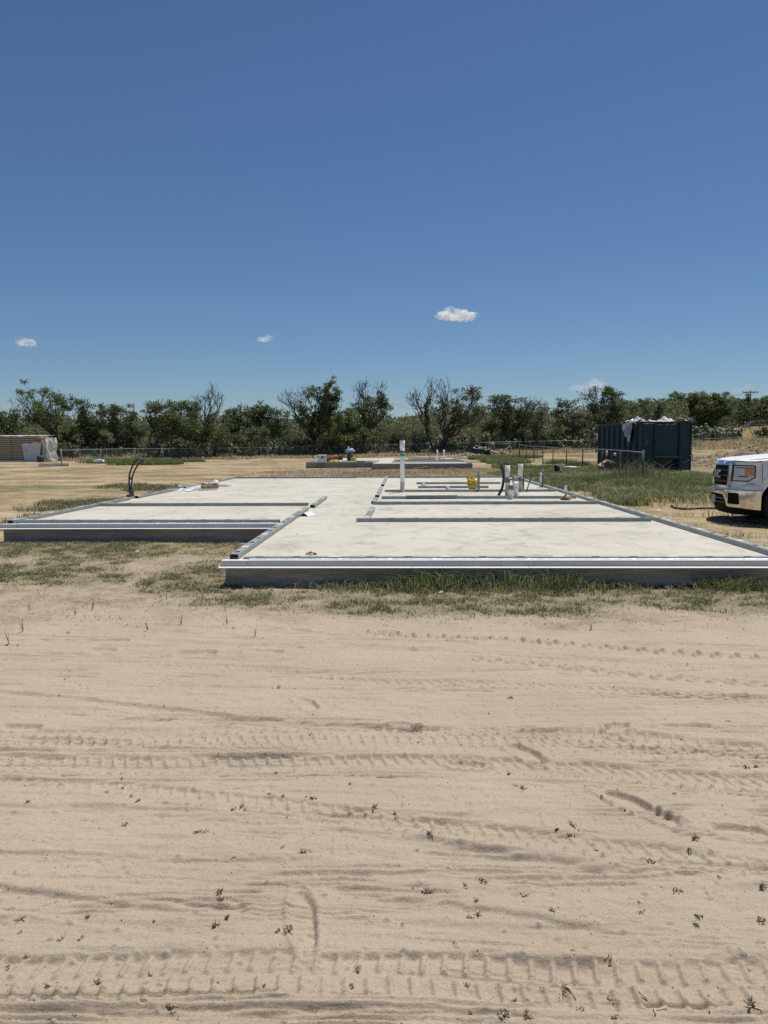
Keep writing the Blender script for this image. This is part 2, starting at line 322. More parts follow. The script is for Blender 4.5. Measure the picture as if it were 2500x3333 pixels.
def ground_sheet():
    ys = [-60, -30, -15, -6, -2, 0, .6, 1.0, 1.3]; y = 1.45
    while y < 62: ys.append(y); y += max(.0038, .0014 * y ** 1.5) if y < 9 else .046 * (y / 9) ** 1.6
    while y < 4500: ys.append(y); y += max(.9, (y - 50) * .09)
    ys = np.array(ys)
    xs = [0]; x = 0
    while x < 6: x += .0056 * max(1, x / 1.5); xs.append(x)
    while x < 14: x += .06; xs.append(x)
    while x < 50: x += .25; xs.append(x)
    while x < 3500: x += max(.4, (x - 46) * .12); xs.append(x)
    xs = np.array(xs); xs = np.concatenate([-xs[:0:-1], xs])
    X, Y = np.meshgrid(xs, ys); Z = G(X.ravel(), Y.ravel())
    V = np.stack([X.ravel(), Y.ravel(), Z], 1); nx, ny = len(xs), len(ys)
    i = np.arange(nx - 1)[None, :] + nx * np.arange(ny - 1)[:, None]; i = i.ravel()
    L = np.stack([i, i + 1, i + nx + 1, i + nx], 1).ravel()
    m = bpy.data.materials.new('sandy_ground'); m.use_nodes = True; n = m.node_tree.nodes; l = m.node_tree.links; b = n['Principled BSDF']
    b.inputs['Roughness'].default_value = .95; b.inputs['Specular IOR Level'].default_value = .15
    geo = n.new('ShaderNodeNewGeometry')
    def nz(s, d=6, r=.6):
        t = n.new('ShaderNodeTexNoise'); t.inputs['Scale'].default_value = s; t.inputs['Detail'].default_value = d; t.inputs['Roughness'].default_value = r; l.new(geo.outputs['Position'], t.inputs['Vector']); return t.outputs[0]
    def ramp(a, p0, c0, p1, c1):
        t = n.new('ShaderNodeValToRGB'); t.color_ramp.elements[0].position = p0; t.color_ramp.elements[1].position = p1
        t.color_ramp.elements[0].color = (*c0, 1); t.color_ramp.elements[1].color = (*c1, 1); l.new(a, t.inputs[0]); return t.outputs[0]
    def mix(f, a, b2, mode='MIX'):
        t = n.new('ShaderNodeMix'); t.data_type = 'RGBA'; t.blend_type = mode
        if isinstance(f, float): t.inputs[0].default_value = f
        else: l.new(f, t.inputs[0])
        l.new(a, t.inputs[6]); l.new(b2, t.inputs[7]); return t.outputs[2]
    def attr(a):
        t = n.new('ShaderNodeAttribute'); t.attribute_name = a; return t.outputs['Fac']
    sand = ramp(nz(.9), .3, (.425, .352, .268), .7, (.49, .408, .314))
    grain = ramp(nz(160, 3, .8), .3, (.74, .73, .70), .7, (1.06, 1.06, 1.06)); sand = mix(1.0, sand, grain, 'MULTIPLY')
    soil = ramp(nz(2.2, 11, .78), .38, (.19, .15, .11), .62, (.42, .345, .255)); sand = mix(attr('soil'), sand, soil)
    straw = ramp(nz(3.0, 10, .75), .34, (.25, .20, .135), .66, (.50, .41, .27))
    green = ramp(nz(7.0, 8, .7), .32, (.08, .095, .045), .68, (.21, .205, .10))
    dirt = ramp(nz(3.0, 8, .65), .3, (.22, .175, .13), .7, (.36, .29, .21))
    straw = mix(1.0, straw, ramp(nz(.5, 13, .78), .38, (.52, .51, .46), .6, (1.12, 1.10, 1.04)), 'MULTIPLY'); soil2 = 0
    c = mix(attr('straw'), sand, straw); c = mix(attr('dirt'), c, dirt); c = mix(attr('green'), c, green)
    c = mix(attr('field'), c, mix(1.0, c, ramp(nz(.22, 7, .62), .41, (.70, .67, .60), .57, (1.14, 1.12, 1.06)), 'MULTIPLY'))
    l.new(c, b.inputs['Base Color'])
    bp = n.new('ShaderNodeBump'); bp.inputs['Strength'].default_value = .8; bp.inputs['Distance'].default_value = .007; l.new(nz(60, 6, .78), bp.inputs['Height'])
    mpn = n.new('ShaderNodeMapping'); mpn.inputs['Scale'].default_value = (6.0, 26, 26); l.new(geo.outputs['Position'], mpn.inputs[0])
    n2 = n.new('ShaderNodeTexNoise'); n2.inputs['Scale'].default_value = 1.0; n2.inputs['Detail'].default_value = 7; n2.inputs['Roughness'].default_value = .7; n2.inputs['Distortion'].default_value = .4; l.new(mpn.outputs[0], n2.inputs['Vector'])
    b2p = n.new('ShaderNodeBump'); b2p.inputs['Strength'].default_value = .34; b2p.inputs['Distance'].default_value = .016; l.new(n2.outputs[0], b2p.inputs['Height']); l.new(bp.outputs[0], b2p.inputs['Normal'])
    l.new(b2p.outputs[0], b.inputs['Normal'])
    me = mesh_np('ground', V, L, np.full(len(i), 4), m, smooth=True)
    x, y = V[:, 0], V[:, 1]
    for nm, val in (('field', sst(9, 14, y)), ('green', green_mask(x, y) * np.where(y < 9.5, .45, .8)), ('straw', straw_mask(x, y) * .9), ('dirt', np.clip(dirt_mask(x, y), 0, 1)), ('soil', (1 - sandmask(x, y - .0)) * (.55 + .45 * fbm(x * 1.3, y * 1.8, 3, 58)))):
        a = me.attributes.new(nm, 'FLOAT', 'POINT'); a.data.foreach_set('value', val.astype(np.float32))
    o = bpy.data.objects.new('ground', me); COL.objects.link(o); o['kind'] = 'structure'; o['label'] = 'pale sandy ground with tyre tracks running into dry field'
ground_sheet()

# ---------------------------------------------------------------- concrete foundation slabs
S = .27
def mat_concrete():
    m = bpy.data.materials.new('cream_concrete'); m.use_nodes = True; n = m.node_tree.nodes; l = m.node_tree.links; b = n['Principled BSDF']
    b.inputs['Roughness'].default_value = .8; b.inputs['Specular IOR Level'].default_value = .25
    tc = n.new('ShaderNodeNewGeometry')
    def nz(s, st, d=7, r=.6, dist=0):
        mp = n.new('ShaderNodeMapping'); mp.inputs['Scale'].default_value = st; l.new(tc.outputs['Position'], mp.inputs[0])
        t = n.new('ShaderNodeTexNoise'); t.inputs['Scale'].default_value = s; t.inputs['Detail'].default_value = d; t.inputs['Roughness'].default_value = r; t.inputs['Distortion'].default_value = dist; l.new(mp.outputs[0], t.inputs['Vector']); return t.outputs[0]
    def ramp(a, p0, c0, p1, c1):
        t = n.new('ShaderNodeValToRGB'); t.color_ramp.elements[0].position = p0; t.color_ramp.elements[1].position = p1
        t.color_ramp.elements[0].color = (*c0, 1); t.color_ramp.elements[1].color = (*c1, 1); l.new(a, t.inputs[0]); return t.outputs[0]
    def mul(a, b2):
        t = n.new('ShaderNodeMix'); t.data_type = 'RGBA'; t.blend_type = 'MULTIPLY'; t.inputs[0].default_value = 1; l.new(a, t.inputs[6]); l.new(b2, t.inputs[7]); return t.outputs[2]
    c = ramp(nz(.6, (1, 1, 1)), .3, (.495, .462, .39), .7, (.565, .535, .465))
    c = mul(c, ramp(nz(2.6, (1, .7, 1), 10, .74, .6), .34, (.70, .70, .69), .50, (1, 1, 1)))
    c = mul(c, ramp(nz(.5, (1, 1, 1), 8, .65, .3), .36, (.90, .895, .87), .56, (1, 1, 1)))
    c = mul(c, ramp(nz(9, (.6, 1, 1), 7, .75), .30, (.84, .83, .81), .42, (1, 1, 1)))
    c = mul(c, ramp(nz(38, (1, 1, 1), 3, .7), .28, (.80, .79, .76), .36, (1, 1, 1)))
    l.new(c, b.inputs['Base Color'])
    bp = n.new('ShaderNodeBump'); bp.inputs['Strength'].default_value = .3; bp.inputs['Distance'].default_value = .01; l.new(nz(12, (1, 1, 1)), bp.inputs['Height']); l.new(bp.outputs[0], b.inputs['Normal'])
    return m
M_CON = mat_concrete()
M_FACE = mat('shaded_form_board_concrete', (.44, .385, .33), .9, var=.4, scale=2.5, bump=.8, bscale=6, stretch=(1, 1, 9))  # board-marked side faces; their shade is partly put into the colour
M_FACE2 = mat('shaded_far_form_concrete', (.36, .335, .31), .9, var=.4, scale=2.5, bump=.8, bscale=6, stretch=(1, 1, 9))  # far slab's side faces, shade likewise put into a darker tone
M_GALV = mat('galvanised_steel', (.36, .39, .375), .48, metal=.35, var=.22, scale=9, bump=.15, bscale=30)
M_SLOT_SHADE = mat('slot_shade', (.03, .03, .03), .8)  # black plate under each slot, painting the shade inside the track
M_GALVW = mat('bright_tab', (.78, .79, .77), .35, metal=.2)
M_FLASH = mat('white_flashing', (.80, .80, .79), .4, var=.06, scale=3)
M_FLASH_SHADE = mat('shaded_flashing', (.66, .63, .58), .5, var=.12, scale=3)  # same white flashing, greyed and warmed to paint its shaded vertical face
M_FOIL = mat('foil_tape', (.82, .82, .82), .42, metal=.5, var=.1, scale=8, bump=1.0, bscale=14)
X0, XM, X1 = -6.30, -1.90, 4.12
YF, YL, YE = 7.76, 11.42, 27.45
def slab(dy, s, zg, label, face, flash):
    t = empty('foundation_slab', (0, dy, zg), 0, label, 'concrete slab')
    m = MB()
    pl = [(XM, YF), (X1, YF), (X1, YE), (X0, YE), (X0, YL), (XM, YL)]; n = len(pl)
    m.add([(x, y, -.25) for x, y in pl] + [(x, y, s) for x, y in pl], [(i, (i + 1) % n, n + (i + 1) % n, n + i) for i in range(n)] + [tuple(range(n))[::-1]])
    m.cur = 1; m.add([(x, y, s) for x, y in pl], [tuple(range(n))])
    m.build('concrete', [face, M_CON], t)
    if flash:
        for k, (xa, xb, y0) in enumerate(((XM, X1 + .02, YF), (X0 - .02, XM - .003, YL))):
            f = MB()
            ext = .035 if k == 0 else .035
            x_a = xa - (.035 if k == 0 else .015)
            f.cur = 0; f.box(x_a, xb, y0 - ext, y0 + .055, s + .002, s + .010)              # top leaf
            ya_, za_ = y0 - ext + .004, s - .046; yb_, zb_ = y0 - ext - .052, s - .058
            f.add([(x_a - .02, ya_, za_), (xb, ya_, za_), (xb, yb_, zb_), (x_a - .02, yb_, zb_), (x_a - .02, ya_, za_ - .012), (xb, ya_, za_ - .012), (xb, yb_, zb_ - .008), (x_a - .02, yb_, zb_ - .008)], [(3, 2, 1, 0), (4, 5, 6, 7), (2, 3, 7, 6), (0, 1, 5, 4), (1, 2, 6, 5), (3, 0, 4, 7)])   # sloped drip lip
            f.box(x_a, xb, y0 - ext + .02, y0 - .002, s - .062, s - .048)
            f.cur = 1
            joints = [x_a] + [x_a + .27] + [x for x in (x_a + 3.3,) if x < xb] + [xb]
            for a, b in zip(joints[:-1], joints[1:]): f.box(a + .001, b - .001, y0 - ext - .004 + (.003 if a > x_a else 0), y0 - ext + .012, s - .045, s + .0015)
            for a in joints[1:-1]:
                for zz in (.2, .5, .8):
                    f.cur = 1; f.box(a + .012, a + .019, y0 - ext - .008, y0 - ext, s - .044 + zz * .04, s - .039 + zz * .04)
            f.build('flashing', [M_FLASH, M_FLASH_SHADE], t)
            g = MB(); N = 160; P = [[], [], []]
            for j in range(N + 1):
                x = xa + .25 + (xb - xa - .3) * j / N; wob = .006 * (mnoise.noise((x * 4, 0, k)) + mnoise.noise((x * 17, 3, k)))
                P[0].append((x, y0 - .005 + wob, s + .0135)); P[1].append((x, y0 + .05, s + .020 + abs(wob))); P[2].append((x, y0 + .088 + wob * .4, s + .014))
            g.grid(P); g.build('foil_tape', M_FOIL, t)
    return t
slab(0, S, 0, 'cream concrete house slab nearest the camera with white metal edge flashing and steel tracks', M_FACE, True)
Z2 = Tf(-1, 47)
DY = 36.4; S2 = .34 - Z2
slab(DY, S2, Z2, 'smaller looking distant concrete slab with tools and trash bin on it', M_FACE2, False)

def track(x0, y0, x1, y1, name='wall_track', lab='', grp=None, z=S, w_=.092, h=.058, slots=True, seed=0, lift=0.0, copy2=True):
    rn = random.Random(seed); L = math.hypot(x1 - x0, y1 - y0); a = math.atan2(y1 - y0, x1 - x0)
    m = MB(); t = .0025
    # side legs and ends
    for sy in (-1, 1):
        ya, yb = (sy * w_ / 2 - t, sy * w_ / 2) if sy > 0 else (-w_ / 2, -w_ / 2 + t)
        m.cur = 0; m.box(0, L, ya, yb, 0, h)
        m.box(0, L, sy * (w_ / 2 + .0005) - (.0 if sy > 0 else .004), sy * (w_ / 2 + .0005) + (.004 if sy > 0 else 0), h * .42, h * .5)   # rolled crease
    # top web with slots
    sl = []
    if slots:
        x = rn.uniform(.08, .2); q = rn.randint(0, 2)
        while x < L - .12:
            sl.append((x, x + (.10 if q % 3 == 2 else .085), q % 3 == 2)); q += 1; x += .40
    xs = 0; e = .018
    m.box(0, L, -w_ / 2 + t, -w_ / 2 + e, h - t, h); m.box(0, L, w_ / 2 - e, w_ / 2 - t, h - t, h)
    for a0, b0, br in sl + [(L, L, 0)]:
        m.cur = 0; m.box(xs, a0, -w_ / 2 + e, w_ / 2 - e, h - t, h); xs = b0
        if b0 > a0:
            if br: m.cur = 2; m.box(a0 - .01, b0 + .01, -w_ / 2 + e - .012, w_ / 2 - e + .012, h + .0005, h + .003)
            m.cur = 1; m.box(a0 - .002, b0 + .002, -w_ / 2 + e - .006, w_ / 2 - e + .006, h - .03, h - .028)
    o = m.build(name, [M_GALV, M_SLOT_SHADE, M_GALVW]); o.location = (x0, y0, z + .002 + lift); o.rotation_euler = (0, 0, a)
    tag(o, lab, 'metal track', grp)
    if copy2:
        c = o.copy(); COL.objects.link(c); c.location = (x0, y0 + DY, Z2 + S2 + .002)
        tag(c, 'steel wall track lying on the far slab beyond the near slab', 'metal track', 'steel tracks on the far slab')
    return o
GT = 'steel wall tracks on the near slab'
TR = [
 (-.75, 11.78, 3.92, 11.78, 'steel track across the right block second from the front edge'),
 (-.63, 15.20, 3.96, 15.20, 'long steel track just behind the short angled pieces, third across the right block'),
 (-.49, 16.78, 3.90, 16.78, 'steel track with a wood strip lying on it, in front of the white pipes'),
 (-.48, 19.22, 3.94, 19.22, 'steel track running behind the foot of the tallest white pipe'),
 (.42, 20.9, 2.40, 20.9, 'short steel track directly behind the grey pipe by the yellow bag'),
 (.41, 23.0, 3.01, 23.0, 'short steel track behind the yellow bag, farthest inner piece'),
 (-.61, 27.34, 4.05, 27.34, 'steel track along the far right edge of the near slab'),
 (-6.25, 27.34, -1.73, 27.34, 'steel track along the far left edge of the near slab'),
 (-6.18, 14.94, -1.93, 14.94, 'steel track across the left block of the near slab'),
 (-6.15, 11.57, -1.95, 11.57, 'steel track along the front edge of the left block above white flashing'),
 (-6.24, 11.52, -6.24, 16.6, 'nearest steel track on the left outer edge of the slab'),
 (-6.24, 17.1, -6.24, 20.3, 'middle steel track on the left outer edge beside the black cables'),
 (-6.24, 20.9, -6.24, 27.2, 'farthest steel track on the left outer edge behind white strips'),
 (-1.83, 7.87, -1.83, 13.9, 'slotted steel track along the left side of the front block'),
 (-1.78, 14.4, -1.78, 16.8, 'short slotted track piece alone behind the long left slotted track'),
 (-.60, 11.85, -.58, 13.9, 'crooked short slotted track with bent ends meeting the second cross track'),
 (-.62, 15.35, -.62, 16.5, 'shortest slotted block of track nearest the third cross track'),
 (-.61, 17.2, -.61, 20.4, 'slotted track piece left of the tallest white pipe'),
 (-.61, 21.8, -.61, 27.2, 'farthest slotted track piece in line with the hallway'),
 (4.05, 7.9, 4.05, 27.28, 'long slotted steel track along the right edge of the near slab'),
 (.60, 21.0, .62, 22.9, 'tiny cross piece between the two short tracks, left one'),
 (1.22, 19.3, 1.24, 20.8, 'tiny cross piece in front of the short tracks, right one'),
 (-1.72, 7.865, 3.98, 7.865, 'steel track along the front edge above the long white flashing'),
]
for i, (a, b, c, d, lb) in enumerate(TR):
    track(a, b, c, d, lab=lb, grp=GT, seed=i + 3, h=.058 if i != 22 else .03, w_=.092 if i != 22 else .08)

# ---------------------------------------------------------------- pipes
M_PVC = mat('white_pvc', (.88, .87, .84), .45, var=.08, scale=6)
M_PVCD = mat('muddied_pvc', (.80, .78, .72), .7, var=.45, scale=14, stretch=(1, 1, .5))
M_BLK = mat('black_rubber', (.03, .03, .032), .55, var=.3)
M_GREYCAP = mat('grey_duct_tape', (.20, .21, .21), .5, metal=.2, var=.35, scale=30)
M_GPIPE = mat('grey_conduit', (.24, .25, .25), .5, var=.2)
M_GREEN = mat('green_sticker', (.03, .33, .20), .5, var=.3, scale=20)
def pipe(px, basepy, w_px, toppy, label, z=S, cap=None, caph=.05, mt=None, bell=False, name='vent_pipe', grp=None, muddy=.35, lean=0, cat='pipe'):
    x, y = at(px, basepy, z); D = y; r = w_px / F * D / 2; topz = H - (toppy - 1446.9) / F * D; h = topz - z
    t = empty(name, (x, y, z - .002), 0, label, cat, grp)
    m = MB(); mt = mt or M_PVC; k = muddy * h
    def P(z_): return (lean * z_, 0, z_)
    m.cur = 1; m.tube([P(0), P(k)], r, 16, cap=False); m.cur = 0; m.tube([P(k), P(h)], r, 16)
    if bell: m.lathe([(r * 1.0, h * .82), (r * 1.15, h * .83), (r * 1.15, h * .955), (r * .96, h * .957)], n=16)
    m.build('pipe_body', [mt, M_PVCD if mt is M_PVC else mt], t)
    if cap:
        c = MB(); c.lathe([(r * 1.02, -caph), (r * 1.14, -caph + .004), (r * 1.14, -.008), (r * 1.05, .002), (0.001, .003)], c=(lean * h, 0, h), n=16)
        c.lathe([(r * 1.14, -caph * .55), (r * 1.2, -caph * .5), (r * 1.14, -caph * .42)], c=(lean * h, 0, h), n=16)
        c.build('pipe_cap', cap, t)
    return t, r, h, (x, y)
p1, r, h, c1 = pipe(1310, 1602, 14.5, 1425.5, 'tallest white pipe, with green sticker and black cap, standing alone on the slab', cap=M_BLK, caph=.06, bell=True, muddy=.2)
g = MB(); g.lathe([(r + .001, .93), (r + .003, .931), (r + .003, 1.0), (r + .001, 1.001)], n=16); g.lathe([(r + .001, 1.015), (r + .002, 1.016), (r + .002, 1.07), (r + .001, 1.071)], n=16); g.build('sticker', M_GREEN, p1)
g = MB(); g.box(r * .5 - .075, r * .5 - .035, -r - .006, -r + .002 + .02, 1.02, 1.066); g.build('sticker_mark', M_BLK, p1)
pipe(1539, 1593, 8, 1550, 'thin white pipe rising out of the yellow bag', cap=M_GREYCAP, caph=.03)
pipe(1557.5, 1601, 8, 1534, 'slim dark grey pipe just right of the yellow bag', mt=M_GPIPE, cap=M_GPIPE, caph=.03)
p5, r5, h5, c5 = pipe(1651.5, 1613, 15.5, 1508, 'tall white pipe with black cap beside the bent black cable', cap=M_BLK, muddy=.35)
p6, r6, h6, c6 = pipe(1693.5, 1600, 15.5, 1504, 'tall white black-capped pipe right of the strapped pair, farther back', cap=M_BLK, muddy=.5)
pipe(1663, 1625, 15.5, 1580, 'short white pipe stub with grey taped top, frontmost of the pipe cluster', cap=M_GREYCAP, caph=.1, muddy=.3)
pipe(1680.5, 1614, 14, 1573, 'plain short white pipe stub without cap in the pipe cluster', muddy=.2, cap=M_PVC, caph=.06)
pipe(1671, 1609, 7, 1558, 'thin white pipe tucked between the two tall capped pipes', cap=M_BLK, caph=.05)
pipe(1760.5, 1586, 7.5, 1535.6, 'slim white pipe strapped to a dark conduit near the right slab edge', cap=M_GREYCAP, caph=.03)
pipe(1766.5, 1586, 4.5, 1529, 'dark conduit standing against the slim white pipe near the right slab edge', mt=M_GREYCAP, name='conduit', muddy=0)
p10, r10, h10, c10 = pipe(1841, 1627, 9, 1572.5, 'lone slim white pipe in a lump of foam near the right slab edge', cap=M_GREYCAP, caph=.05, muddy=.5)
# strap between the tall pair (dark wrap and bar)
m = MB(); zz = .62
m.lathe([(r5 + .002, -.02), (r5 + .012, -.018), (r5 + .012, .07), (r5 + .002, .072)], n=16); o = m.build('pipe_strap', M_GREYCAP, p5, (0, 0, .33))
m = MB(); m.lathe([(r6 + .002, -.02), (r6 + .012, -.018), (r6 + .012, .05), (r6 + .002, .052)], n=16); m.build('pipe_strap', M_GREYCAP, p6, (0, 0, .30))
x5, y5 = c5; x6, y6 = c6
m = MB(); m.tube([(x5 - .1, y5 - .08, S + .40), (x5 + .12, y5 - .06, S + .39), (x5 + .2, y5 + .5, S + .33), (x6 - .1, y6 - .12, S + .31), (x6 + .09, y6 - .1, S + .34)], .028, 8)
m.tube([(x5 + .1, y5 - .05, S + .45), (x5 + .2, y5 + .3, S + .36), (x6 - .12, y6 - .1, S + .38)], .016, 6)
tag(m.build('stub_brace', M_GREYCAP), 'dark taped bar strapped across the two tall capped pipes', 'brace')
def cable(pts, r_, label, tipcol=None, name='cable', z=S, mt=None):
    m = MB(); m.tube(pts, r_, 8); t = m.build(name, mt or M_BLK); tag(t, label, 'cable')
    if tipcol:
        a, b = Vector(pts[-2]), Vector(pts[-1]); d = (b - a).normalized(); q = MB(); q.tube([b - d * .05, b + d * .012], r_ * 1.35, 8); q.build('cable_tip', tipcol, t)
    return t
def smooth(ctrl, n=14):
    out = []; P = [Vector(p) for p in ctrl]; P = [P[0] * 2 - P[1]] + P + [P[-1] * 2 - P[-2]]
    for i in range(1, len(P) - 2):
        for k in range(n):
            t = k / n; a, b, c, d = P[i - 1:i + 3]
            out.append(.5 * ((2 * b) + (c - a) * t + (2 * a - 5 * b + 4 * c - d) * t * t + (3 * b - a - 3 * c + d) * t ** 3))
    out.append(P[-2]); return out
M_BLUE = mat('blue_tape', (.03, .09, .3), .5)
Y = 17.9
def py(px_, py_, Y_): return atY(px_, py_, Y_)
cable(smooth([py(1622, 1613.5, 17.75), py(1634, 1590, Y), py(1639, 1560, Y), py(1638, 1535, Y), py(1633, 1518, Y), py(1630, 1508, Y)]), .032, 'thick bent black cable with blue taped end left of the pipe cluster', M_BLUE)
cable(smooth([py(1713, 1602, 19.1), py(1720, 1580, 19), py(1727, 1560, 19), py(1730, 1545, 19)]), .014, 'thin dark cable leaning right, right of the pipe cluster')
cable(smooth([py(1703, 1600, 19.3), py(1704, 1560, 19.3), py(1701, 1530, 19.3)]), .018, 'dark cable standing close against the right tall pipe')
# left electrical riser with two whips
x, y = at(428, 1618, S)
t = empty('conduit_riser', (x, y, S), 0, 'taped white conduit riser with grey clamps at the left slab edge', 'conduit')
k = 17.2 / F
m = MB(); m.tube([(0, 0, 0), (0, 0, .46)], 5 * k, 12); m.build('pipe_body', M_PVC, t)
m = MB(); m.lathe([(.05, .02), (.06, .03), (.055, .12), (.068, .14), (.06, .2), (.045, .24), (.05, .27), (.036, .28)], n=12); m.build('tape_wrap', M_GREYCAP, t)
m = MB(); m.lathe([(.037, .42), (.045, .425), (.045, .475), (.02, .48)], n=12); m.build('pipe_cap', M_BLK, t)
m = MB(); m.box(-.11, -.02, -.05, .05, .002, .06); m.box(-.09, .07, -.045, .045, .12, .16, .006); m.box(-.07, .06, -.05, .04, .21, .235, .004); m.build('clamp', M_GREYCAP, t)
cable(smooth([py(423, 1600, 17.25), py(421, 1575, 17.2), py(421, 1550, 17.2), py(428, 1525, 17.2), py(440, 1504, 17.2), py(456, 1491.5, 17.2)]), .021, 'left one of two curved black cables rising at the left slab edge', M_BLUE)
cable(smooth([py(427, 1595, 17.3), py(429, 1570, 17.3), py(431, 1552, 17.3), py(440, 1528, 17.3), py(452, 1510, 17.3), py(467, 1496.5, 17.3)]), .019, 'right one of two curved black cables rising at the left slab edge', M_BLK)

# ---------------------------------------------------------------- crumpled things
def sheet(name, label, cat, mt, pts, disp=.05, n=14, fr=3.0, thick=.004, seed=0, grp=None, parent=None):
    """bilinear quad patch crumpled by noise, with thickness. pts: 4 corners"""
    a, b, c, d = [Vector(p) for p in pts]; P = []
    for i in range(n + 1):
        row = []
        for j in range(n + 1):
            u, v = i / n, j / n; p = a * (1 - u) * (1 - v) + b * u * (1 - v) + c * u * v + d * (1 - u) * v
            q = Vector((p.x * fr + seed * 7, p.y * fr, p.z * fr + u * 2))
            p = p + Vector((mnoise.noise(q), mnoise.noise(q + Vector((9, 2, 4))), mnoise.noise(q + Vector((3, 8, 1))) + .6 * mnoise.noise(q * 2.7))) * disp
            row.append(p)
        P.append(row)
    m = MB(); m.grid(P); o = m.build(name, mt, parent)
    md = o.modifiers.new('thickness', 'SOLIDIFY'); md.thickness = thick
    if label: tag(o, label, cat, grp)
    return o
def lump(name, label, cat, mt, loc, size, disp=.25, fr=1.6, sub=4, seed=0, parent=None, rz=0, flat=False):
    bm = bmesh.new(); bmesh.ops.create_icosphere(bm, subdivisions=sub, radius=1)
    for v in bm.verts:
        p = v.co.copy(); q = p * fr + Vector((seed * 3.1, seed, 0)); s = 1 + disp * (mnoise.noise(q) + .6 * mnoise.noise(q * 2.3) + .3 * mnoise.noise(q * 5))
        v.co = Vector((p.x * size[0] * s, p.y * size[1] * s, max(p.z, -.55 if flat else -2) * size[2] * s))
    me = bpy.data.meshes.new(name); bm.to_mesh(me); bm.free(); me.materials.append(mt)
    for p in me.polygons: p.use_smooth = True
    o = bpy.data.objects.new(name, me); COL.objects.link(o); o.location = loc; o.rotation_euler = (0, 0, rz)
    if parent is not None: o.parent = parent
    if label: tag(o, label, cat)
    return o
M_WPL = mat('white_plastic_sheet', (.80, .81, .82), .35, var=.08, scale=4, trans=.25)
M_YEL = mat('yellow_bag', (.70, .50, .03), .45, var=.25, scale=8, bump=.4, bscale=12)
M_YEL2 = mat('pale_yellow_bag', (.62, .55, .16), .5, var=.3, scale=10, bump=.6, bscale=14)
M_TAN = mat('tan_foam', (.50, .33, .17), .9, var=.45, scale=14, bump=.8, bscale=30)
M_CARD = mat('cardboard', (.50, .37, .26), .85, var=.25, scale=6)
M_WOOD = mat('weathered_wood', (.36, .25, .15), .85, var=.4, scale=5, stretch=(1, 8, 8))
# yellow bag on its pipe
x, y = at(1539, 1594, S); k = y / F * 1.22
t = empty('yellow_bag', (x, y, S), 0, 'crumpled yellow bag wrapped round a thin pipe in the middle of the slab', 'bag')
lump('bag_base', None, None, M_YEL2, (0, -.01, 10 * k), (14 * k, 12 * k, 10 * k), .22, 2.2, 4, 3, t)
lump('bag_neck', None, None, M_YEL, (-3 * k, -.03, 21 * k), (12 * k, 9 * k, 6 * k), .5, 2.2, 4, 5, t)
sheet('bag_flap', None, None, M_YEL, [(-16 * k, -.02, 22 * k), (-2 * k, -.05, 19 * k), (-3 * k, .03, 33 * k), (-14 * k, .04, 34 * k)], .06, 10, 7, seed=2, parent=t)
sheet('bag_flap', None, None, M_YEL, [(-15 * k, -.09, 27 * k), (12 * k, -.10, 21 * k), (10 * k, -.02, 30 * k), (-10 * k, .0, 36 * k)], .05, 10, 7, seed=6, parent=t)
# foam lump at the lone pipe
lump('foam_lump', 'lump of tan foam round the foot of the lone slim pipe', 'foam', M_TAN, (c10[0], c10[1] - .02, S + .035), (.12, .10, .05), .4, 2.4, 3, 9, flat=True)
# white strips, foam block, roll on the left block
def onslab(px_, py_, z=S): x, y = at(px_, py_, z); return x, y
def strip(pa, pb, w_, label, seed, z=.03, name='trim_strip'):
    (xa, ya), (xb, yb) = onslab(*pa), onslab(*pb); d = Vector((xb - xa, yb - ya, 0)); L = d.length; m = MB()
    m.box(0, L, -w_ / 2, w_ / 2, 0, .006); m.add([(0, -w_ / 2, .006), (L, -w_ / 2, .006), (L, -w_ / 2 + .004, .05), (0, -w_ / 2 + .004, .05)], [(0, 1, 2, 3)])
    m.box(0, L, w_ / 2 - .006, w_ / 2, .006, .035)
    o = m.build(name, M_FLASH, loc=(xa, ya, S + z)); o.rotation_euler = (0, 0, math.atan2(d.y, d.x)); tag(o, label, 'metal strip', 'loose white strips'); return o
strip((577, 1599), (650, 1580), .2, 'loose white strip lying leftmost beside the foam block', 1, .004)
strip((612, 1600), (670, 1581), .16, 'loose white strip lying in the middle, under the foam block', 2, .012)
strip((640, 1597), (700, 1595), .2, 'loose white strip nearest the camera in front of the foam block', 3, .004)
strip((585, 1586), (690, 1577), .14, 'loose greyish strip farthest back in the heap of white strips', 4, .02)
strip((695, 1582), (747, 1583), .2, 'loose white strip pointing right, behind the white roll', 5, .004)
x, y = onslab(681, 1594)
m = MB(); m.box(-.24, .24, -.14, .14, 0, .13, .03); o = m.build('foam_block', M_TAN, loc=(x, y + .1, S + .02)); o.rotation_euler = (.05, -.08, .3); tag(o, 'brown crumbly foam block among the loose white strips', 'foam block')
sheet('plastic_scrap', 'white plastic scrap lying over the top of the foam block', 'plastic', M_WPL, [(x - .3, y - .05, S + .17), (x + .22, y + .02, S + .2), (x + .2, y + .3, S + .22), (x - .3, y + .25, S + .1)], .05, 10, 5, seed=3)
x, y = onslab(703, 1580)
m = MB(); m.lathe([(.001, -.12), (.075, -.12), (.078, 0), (.075, .12), (.045, .121), (.04, .06), (.001, .06)], n=20, axis='y'); o = m.build('white_roll', M_PVC, loc=(x, y, S + .10)); o.rotation_euler = (0, 0, .4); tag(o, 'small white roll behind the foam block on the slab', 'roll')
